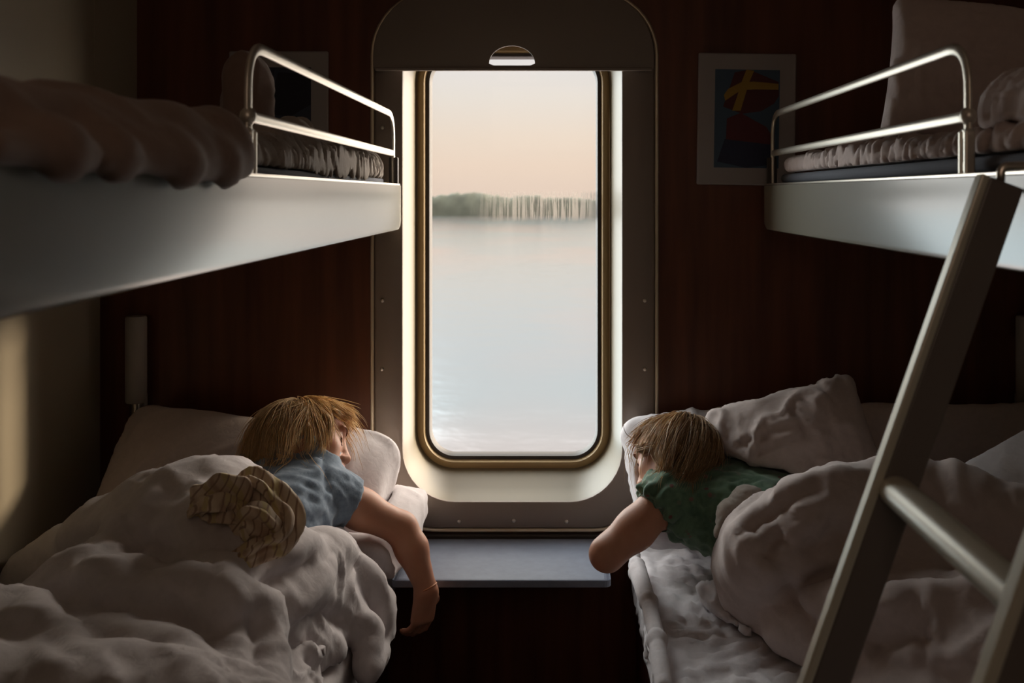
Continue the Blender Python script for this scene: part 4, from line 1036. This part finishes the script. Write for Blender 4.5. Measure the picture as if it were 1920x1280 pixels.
for args in (([(364, 968, 1.385), (388, 950, 1.37), (420, 938, 1.36), (446, 944, 1.36), (455, 962, 1.355)], [.012, .021, .024, .021, .014], 4, .36, 1.0, 1),
             ([(372, 976, 1.375), (405, 966, 1.355), (436, 972, 1.35), (462, 990, 1.345)], [.008, .014, .016, .014], 4, .34, .8, 2),
             ([(440, 968, 1.385), (452, 934, 1.39), (476, 917, 1.39), (502, 935, 1.375), (524, 965, 1.36), (541, 994, 1.34), (532, 1018, 1.325), (498, 1032, 1.315), (462, 1050, 1.305), (425, 1066, 1.30), (395, 1080, 1.295)], [.013, .017, .019, .019, .018, .016, .014, .014, .012, .009, .005], 5, .34, 2.2, 3),
             ([(458, 1026, 1.34), (464, 1000, 1.34), (480, 982, 1.34), (500, 988, 1.335), (508, 1008, 1.33), (496, 1024, 1.33)], [.013, .018, .020, .019, .016, .010], 4, .36, 1.4, 4),
             ([(470, 950, 1.40), (494, 972, 1.385), (514, 1000, 1.37)], [.020, .022, .018], 5, .2, 1.0, 5)):
    V, Fc, n_ = gathered(*args); V = V+np.array([0, 0, .004]); k = len(sv); sv += list(V); sf += [tuple(i+k for i in f) for f in Fc]
V = np.array(sv)
for c in CUT: V = c.push(V, .002, 3)
tag(mesh_obj('scarf', V, sf, SCARF, None, True), 'crumpled tan plaid scarf lying on the duvet beside the boy', 'scarf')
# ---- right lower bed pillows
pillow('pillow', 'white pillow under the sleeping girl\'s head, its pale rim at the window side', P(1296, 893, 1.88), (.125, .135, .075), cam_up(48, 8, -4), LINEN, 4, direction=(.3, .5, 1))
pillow('pillow', 'big creased pillow standing tilted behind the girl\'s back', P(1492, 845, 1.78), (.145, .112, .07), cam_up(66, 17, -10), LINEN2, 5, cor=.025, cr=[([[(1371, 829), (1444, 797), (1497, 784)], [(1387, 849), (1469, 821), (1513, 813)], [(1412, 866), (1485, 837), (1560, 815)], [(1469, 900), (1509, 882), (1566, 857)], [(1520, 760), (1550, 740)], [(1560, 800), (1600, 790)]], .014, .0045)], amp=.0085, grow=.06, direction=(1, .2, .35))
pillow('pillow', 'flat shaded pillow lying along the back wall at the right of the right bed', P(1800, 872, 1.86), (.22, .12, .065), cam_up(70, 0, 0), LINEN2, 6, pw=5)
pillow('pillow', 'pale pillow corner behind the ladder rung at the right edge', P(1950, 925, 1.56), (.13, .10, .05), cam_up(35, 30, 0), LINEN, 7)
# ---- right lower bed duvet
dr = SDF()
dr.box((.80, -1.30, ZB+.035), (.24, .60, .05), .045)
ridge(dr, [(1378, 1005, .145, .026), (1408, 972, .18, .032), (1452, 945, .21, .04), (1515, 918, .245, .05), (1595, 892, .265, .055), (1690, 874, .275, .06), (1800, 890, .27, .06), (1950, 930, .25, .06)], .03)
ridge(dr, [(1378, 1010, .14, .025), (1376, 1040, .115, .028), (1395, 1066, .095, .032)], .02)
ridge(dr, [(1430, 985, .195, .06), (1560, 945, .215, .075), (1700, 940, .22, .08)], .05)
ridge(dr, [(1420, 1045, .13, .05), (1500, 990, .185, .06), (1600, 980, .19, .06)], .04)
ridge(dr, [(1418, 1080, .085, .04), (1465, 1100, .08, .05), (1490, 1080, .11, .05)], .03)
ridge(dr, [(1440, 1085, .10, .035), (1452, 1040, .13, .035), (1500, 1010, .165, .04)], .02)
ridge(dr, [(1520, 1050, .135, .06), (1640, 1050, .15, .07), (1760, 1040, .16, .08), (1900, 1040, .17, .08)], .04)
ridge(dr, [(1490, 1140, .085, .035), (1540, 1118, .11, .035), (1610, 1106, .135, .035), (1690, 1100, .15, .04), (1760, 1103, .155, .04), (1870, 1090, .175, .045), (1980, 1080, .18, .05)], .022)
ridge(dr, [(1500, 1160, .06, .04), (1600, 1170, .08, .06), (1720, 1180, .10, .07), (1880, 1180, .12, .08)], .04)
ridge(dr, [(1600, 1235, .05, .03), (1680, 1215, .07, .035), (1760, 1222, .08, .035), (1860, 1240, .08, .04)], .02)
ridge(dr, [(1640, 1290, .04, .035), (1740, 1300, .05, .045), (1880, 1300, .07, .06)], .03)
body_bump(dr, gb, .026, GN, GP-GN, .205); body_bump(dr, gs, .022, GN, GP-GN, .205)
soft('duvet', dr, .0082, LINEN2, cr=[([[(1497, 1032), (1534, 1020), (1570, 1004), (1611, 1016)], [(1477, 1089), (1493, 1122), (1546, 1180)], [(1500, 1100), (1560, 1085), (1650, 1088), (1720, 1080), (1850, 1068)], [(1400, 1010), (1436, 972), (1490, 942)], [(1620, 1216), (1690, 1196), (1760, 1200)], [(1432, 1060), (1450, 1020), (1480, 1000)]], .018, -.014, False),
    ([[(1378, 1020), (1390, 992), (1425, 960), (1465, 932), (1530, 900), (1607, 882)], [(1385, 1052), (1398, 1010), (1428, 985), (1462, 965), (1518, 953), (1570, 931)], [(1446, 1108), (1452, 1052), (1473, 1014), (1511, 982), (1545, 955)], [(1498, 1130), (1520, 1115), (1566, 1100), (1600, 1098)], [(1640, 1108), (1684, 1099), (1716, 1096), (1753, 1108), (1794, 1104), (1867, 1088)], [(1692, 1214), (1745, 1218), (1761, 1234), (1842, 1234)]], .016, .011),
    ([[(1425, 990), (1420, 1044), (1430, 1075)], [(1643, 1132), (1684, 1130), (1706, 1104)], [(1520, 1120), (1540, 1150), (1560, 1190)], [(1570, 1110), (1590, 1150), (1600, 1200)], [(1560, 1020), (1580, 1050), (1575, 1080)], [(1480, 1060), (1500, 1085)], [(1740, 1120), (1760, 1160), (1750, 1200)]], .010, .006)], fl=[dict(axis=(.9, .3, .3), wl=.085, amp=.007, seed=5), dict(axis=(.3, .8, .4), wl=.075, amp=.005, seed=6), dict(axis=(.3, .2, 1), wl=.06, amp=.003, seed=7), dict(axis=(.5, .8, .3), wl=.035, amp=.0015, seed=8)], kws=[dict(grow=.16, amp=.008, it=100, seed=41, nscale=8, bend=.05, direction=flow(3.3, (.35, -.2, 0)), mask=patch(4.9, .62, 1.6, 1)),
    dict(grow=.12, amp=.003, it=50, seed=42, nscale=22, bend=.03, direction=flow(6, (.1, .2, .2)), mask=patch(7, .45, 1.7, 9))], label='rumpled pinkish white duvet over the girl on the right lower bed')
s = SDF(); s.chain([Q(1335, 1105, .045)+[0, .02, -.02], Q(1390, 1105, .06)+[0, .02, -.028], Q(1450, 1135, .055)+[0, .02, -.03], Q(1520, 1170, .04)+[0, .02, -.028], Q(1640, 1235, .03)+[0, .02, -.03]], [.018, .030, .034, .034, .03], .03)
s.chain([Q(1345, 1125, .03)+[0, .01, -.012], Q(1420, 1165, .03)+[0, .01, -.02], Q(1520, 1200, .025)+[0, .01, -.02]], [.012, .022, .022], .02)
soft('bed_sheet', s, .0065, LINEN, fl=[dict(axis=(.5, -.8, .1), wl=.045, amp=.012, seed=18)], kws=[dict(grow=.12, amp=.007, it=90, seed=51, nscale=14)], label='turned-up white sheet fold on the right mattress in front of the duvet', cat='sheet')
s = SDF(); s.chain([P(1355, 1000, 1.58), P(1370, 962, 1.60), P(1398, 938, 1.62), P(1440, 928, 1.65)], [.014, .018, .020, .016], .015)
soft('blanket', s, .005, TAUPE, [dict(grow=.16, amp=.006, it=90, seed=52, nscale=22)], label='grey-brown blanket edge tucked between the girl\'s shirt and the duvet', gap=.001)
s = SDF(); z0 = ZB
s.chain([PX(1190, 1040, .150), PX(1192, 1075, .146), PX(1205, 1120, .148)], [.010, .009, .005], .012)
s.chain([PX(1196, 1060, .152), PX(1216, 1128, .156), PX(1232, 1200, .156), PX(1244, 1290, .152)], [.012, .012, .012, .012], .012)
soft('bed_sheet', s, .005, LINEN, [dict(grow=.1, amp=.005, it=60, seed=53, nscale=20)], label='pulled-out white sheet flap hanging down the aisle side of the right mattress', cat='sheet', gap=.001)
# ---- upper left bunk
for xa, xb in ((XL1-.1, -.3115), (.4245, XR+.1)):
    f_ = SDF(); f_.box(((xa+xb)/2, -1.0, ZC-.03), ((xb-xa)/2, .96, .0535 if xa < 0 else .0535), .004); CUT.append(f_)
m_ = SDF(); m_.box(((XL1-.338)/2, -1.02, ZC+.016), ((-.338-XL1)/2, .92, .0165), .004); CUT.append(m_)
m_ = SDF(); m_.box(((.438+XR)/2, -1.01, ZC+.02), ((XR-.438)/2, .93, .0215), .008); CUT.append(m_)
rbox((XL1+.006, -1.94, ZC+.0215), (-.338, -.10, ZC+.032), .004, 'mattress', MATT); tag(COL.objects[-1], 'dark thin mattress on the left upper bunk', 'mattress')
s = SDF(); s.box((-.595, -1.50, ZC+.048), (.27, .42, .022), .02, k=.03)
s.chain([P(428, 276, .985), P(400, 274, .93), P(300, 270, .83), P(120, 262, .72), P(-100, 252, .64)], [.022, .027, .027, .028, .030], .03)
s.chain([P(432, 300, .955), P(380, 304, .88), P(270, 290, .77), P(150, 270, .68)], [.014, .017, .018, .018], .02)
s.chain([P(432, 306, .935), P(405, 309, .888), P(330, 308, .785), P(200, 301, .665), P(100, 292, .59), P(-40, 278, .51)], [.006, .008, .009, .009, .009, .009], .035)
soft('duvet', s, .0085, SHADEL, fl=[dict(axis=(.1, .8, -.5), wl=.09, amp=.006, seed=14, stretch=.15), dict(axis=(.2, .5, -.8), wl=.06, amp=.004, seed=15, stretch=.15)], kws=[dict(grow=.12, amp=.005, it=90, seed=61, nscale=9, direction=flow(4, (.2, 1, .6), .7), mask=patch(4, .6, 1.6, 2))], label='shaded duvet spread over the near end of the left upper bunk')
s = SDF()
xs_ = [(.99, 285, .020), (1.08, 300, .026), (1.2, 303, .030), (1.35, 308, .032), (1.5, 312, .034), (1.7, 316, .032), (1.86, 318, .028)]
s.chain([np.array([-.366, d-2, ZC-(py-365)*d/F]) for d, py, r in xs_], [r for _, _, r in xs_], .02)
s.chain([np.array([-.41, d-2, ZC+.055]) for d in (1.02, 1.3, 1.6, 1.85)], [.03, .034, .03, .026], .02)
s.chain([P(500, 264, 1.24), P(540, 262, 1.36), P(556, 250, 1.40)], [.024, .024, .018], .015)
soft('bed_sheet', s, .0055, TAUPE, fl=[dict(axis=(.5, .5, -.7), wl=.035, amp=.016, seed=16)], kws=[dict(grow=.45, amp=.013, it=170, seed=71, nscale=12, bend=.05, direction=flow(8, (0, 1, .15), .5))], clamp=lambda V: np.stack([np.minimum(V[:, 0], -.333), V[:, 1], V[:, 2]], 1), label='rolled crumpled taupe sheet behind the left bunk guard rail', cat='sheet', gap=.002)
pillow('pillow', 'pillow coloured brown for shade, standing on end on the left upper bunk before the dark blue picture', P(463, 205, 1.36), (.034, .096, .03), cam_up(86, 4, 0), SHADEL, 8)
# ---- upper right bunk
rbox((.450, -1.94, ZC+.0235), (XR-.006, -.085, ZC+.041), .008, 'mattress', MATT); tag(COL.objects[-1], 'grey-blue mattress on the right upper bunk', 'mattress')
s = SDF()
s.chain([np.array([x, d-2, ZC+z]) for x, d, z in ((.462, 1.86, .056), (.462, 1.7, .056), (.464, 1.5, .056), (.466, 1.25, .054), (.468, .98, .053), (.468, .80, .053))], [.015, .016, .016, .015, .014, .014], .02)
s.box((.72, -1.05, ZC+.05), (.25, .75, .012), .01)
soft('bed_sheet', s, .0055, LINEN2, fl=[dict(axis=(.6, .4, -.5), wl=.035, amp=.012, seed=17)], kws=[dict(grow=.45, amp=.010, it=170, seed=81, nscale=13, bend=.05, direction=flow(8, (.2, 1, .1), .5))], clamp=lambda V: np.stack([np.maximum(V[:, 0], .446), V[:, 1], V[:, 2]], 1), label='wrinkled pale sheet lying on the grey-blue right bunk mattress', cat='sheet', gap=.002)
pillow('pillow', 'large pale pillow standing upright on the right upper bunk', P(1826, 142, 1.46), (.130, .112, .06), cam_up(84, -7, -6), LINEN2, 9, amp=.006, grow=.05, cor=.022, cr=[([[(1745, 60), (1722, 130), (1740, 225)], [(1715, 150), (1735, 200)], [(1790, 140), (1800, 200)], [(1680, 110), (1700, 180)]], .012, .006)])
s = SDF(); s.chain([P(1925, 212, 1.02), P(2060, 205, .92), P(2300, 190, .80)], [.046, .054, .06], .03)
soft('duvet', s, .0065, LINEN2, [dict(grow=.14, amp=.008, it=90, seed=91, nscale=12)], label='rolled duvet end on the right upper bunk at the right edge')
# ================================================================== outside
wm, nt, b = new_mat('lake water')
tc = N(nt, 'ShaderNodeTexCoord'); mp = N(nt, 'ShaderNodeMapping'); mp.inputs['Scale'].default_value = (.035, .02, 1); L(nt, tc.outputs['Object'], mp.inputs[0])
n1 = N(nt, 'ShaderNodeTexNoise', i_Scale=1.5, i_Detail=2); L(nt, mp.outputs[0], n1.inputs['Vector'])
r = ramp(nt, [(.42, (.55, .68, .75)), (.58, (.76, .66, .65))], n1.outputs['Fac']); L(nt, r.outputs[0], b.inputs['Base Color'])
b.inputs['Roughness'].default_value = .13; b.inputs['Metallic'].default_value = 1.0
n2 = N(nt, 'ShaderNodeTexNoise', i_Scale=.9, i_Detail=5); L(nt, tc.outputs['Object'], n2.inputs['Vector'])
bp = N(nt, 'ShaderNodeBump', i_Strength=.25, i_Distance=.12); L(nt, n2.outputs['Fac'], bp.inputs['Height']); L(nt, bp.outputs[0], b.inputs['Normal'])
ZW = ZC-5.0
structure(mesh_obj('lake', [(-400, 4, ZW), (400, 4, ZW), (400, 900, ZW), (-400, 900, ZW)], [(0, 1, 2, 3)], wm))
SHM = mat('far wooded shore', (.075, .08, .058), rough=1, var=.5, vscale=.25)
sh = MB(); xs = np.arange(-90, 60, .8); rr_ = np.random.default_rng(3)
ridge = 3.6+1.3*noise(np.stack([xs*.12, xs*0, xs*0], 1))+1.0*noise(np.stack([xs*.6, xs*0+4, xs*0], 1))
ridge *= np.interp(xs, [-90, -16, 0, 12, 60], [1.35, 1.3, 1.1, .95, .7])
rows = []
for k in range(9):
    a_ = k/8*PI
    rows.append([(x, 232-4*math.cos(a_)+.7*noise(np.array([[x*.5, k*.7, 1.]]))[0], ZW+max(0, h*1.1*math.sin(a_))*(1+.15*noise(np.array([[x*.9, k*1.3, 5.]]))[0])) for x, h in zip(xs, ridge)])
sh.loops(rows, closed=False)
o = sh.build('treeline', SHM, None, True); tag(o, 'hazy green wooded shore across the water', 'shore', kind='stuff')
# groups of repeats
GRP = {'pillow': 'bed pillows', 'duvet': 'duvets on the bunks', 'mattress': 'bunk mattresses', 'sheet': 'bed sheets', 'picture': 'framed pictures on the back wall', 'bunk bed': 'upper bunks', 'bed': 'lower beds', 'person': 'sleeping children'}
for o in SC.objects:
    if o.parent is None and o.get('category') in GRP: o['group'] = GRP[o['category']]
# ================================================================== light
wd = bpy.data.worlds.new('dawn sky'); SC.world = wd; wd.use_nodes = True; nt = wd.node_tree
bg = nt.nodes['Background']
tc = N(nt, 'ShaderNodeTexCoord'); sp = N(nt, 'ShaderNodeSeparateXYZ'); L(nt, tc.outputs['Generated'], sp.inputs[0])
sk = ramp(nt, [(0, (.84, .66, .54)), (.03, (.90, .71, .57)), (.06, (.90, .75, .62)), (.10, (.87, .79, .71)), (.14, (.84, .80, .78)), (.25, (.9, .83, .78)), (.5, (1.6, 1.55, 1.5)), (1, (2.4, 2.4, 2.4))], sp.outputs[2])
cur = sk.outputs[0]
# bright lobes added to the sky beside the view to light the room
for az, el, wdt, col in ((52, 22, .30, (13, 11.4, 9.6)), (-52, 24, .30, (10.5, 11, 10.8))):
    dv = (math.sin(math.radians(az))*math.cos(math.radians(el)), math.cos(math.radians(az))*math.cos(math.radians(el)), math.sin(math.radians(el)))
    vm = N(nt, 'ShaderNodeVectorMath', operation='DOT_PRODUCT'); L(nt, tc.outputs['Generated'], vm.inputs[0]); vm.inputs[1].default_value = dv
    mr = N(nt, 'ShaderNodeMapRange', interpolation_type='SMOOTHSTEP'); L(nt, vm.outputs['Value'], mr.inputs[0]); mr.inputs[1].default_value = 1-wdt; mr.inputs[2].default_value = 1
    mx = N(nt, 'ShaderNodeMix', data_type='RGBA', blend_type='ADD'); L(nt, mr.outputs[0], mx.inputs[0]); L(nt, cur, mx.inputs[6]); mx.inputs[7].default_value = (*col, 1); cur = mx.outputs[2]
L(nt, cur, bg.inputs['Color']); bg.inputs['Strength'].default_value = 1.0
def area(name, loc, size, energy, col, rot, portal=False):
    l = bpy.data.lights.new(name, 'AREA'); l.shape = 'RECTANGLE'; l.size, l.size_y = size; l.energy = energy; l.color = col
    o = bpy.data.objects.new(name, l); COL.objects.link(o); o.location = loc; o.rotation_euler = rot
    if portal: l.cycles.is_portal = True
    return o
area('window_portal', ((B0[0]+B0[1])/2, REC+.03, (B0[2]+B0[3])/2), (B0[1]-B0[0], B0[3]-B0[2]), 1, (1, 1, 1), (-PI/2, 0, 0), True)
area('warm_back_fill', (.0, YF+.05, 1.75), (.6, .6), 1.0, (1, .70, .52), (math.radians(75), 0, 0))  # unseen warm fill added behind the camera, no fixture
sl = bpy.data.lights.new('low_sun', 'SUN'); sl.energy = 4.6; sl.color = (1, .80, .56); sl.angle = math.radians(6)
so = bpy.data.objects.new('low_sun', sl); COL.objects.link(so)
az, el = math.radians(65), math.radians(14)
so.rotation_euler = Vector((-math.sin(az)*math.cos(el), -math.cos(az)*math.cos(el), -math.sin(el))).to_track_quat('-Z', 'Y').to_euler()
# ================================================================== camera
cam = bpy.data.cameras.new('camera'); co = bpy.data.objects.new('camera', cam); COL.objects.link(co); SC.camera = co
cam.sensor_width = 36; cam.lens = F/1920*36
co.location = (0, -2, ZC); co.rotation_euler = (PI/2, 0, 0)
cam.shift_x = -80/1920; cam.shift_y = -275/1920
cam.clip_start = .02; cam.clip_end = 2000
cam.dof.use_dof = True; cam.dof.focus_distance = 1.66; cam.dof.aperture_fstop = 6.5
vs = SC.view_settings; vs.view_transform = 'Standard'; vs.look = 'None'; vs.exposure = 0; vs.gamma = 1; vs.use_curve_mapping = False
SC.cycles.use_denoising = True; SC.cycles.max_bounces = 10; SC.cycles.diffuse_bounces = 6; SC.cycles.sample_clamp_indirect = 6
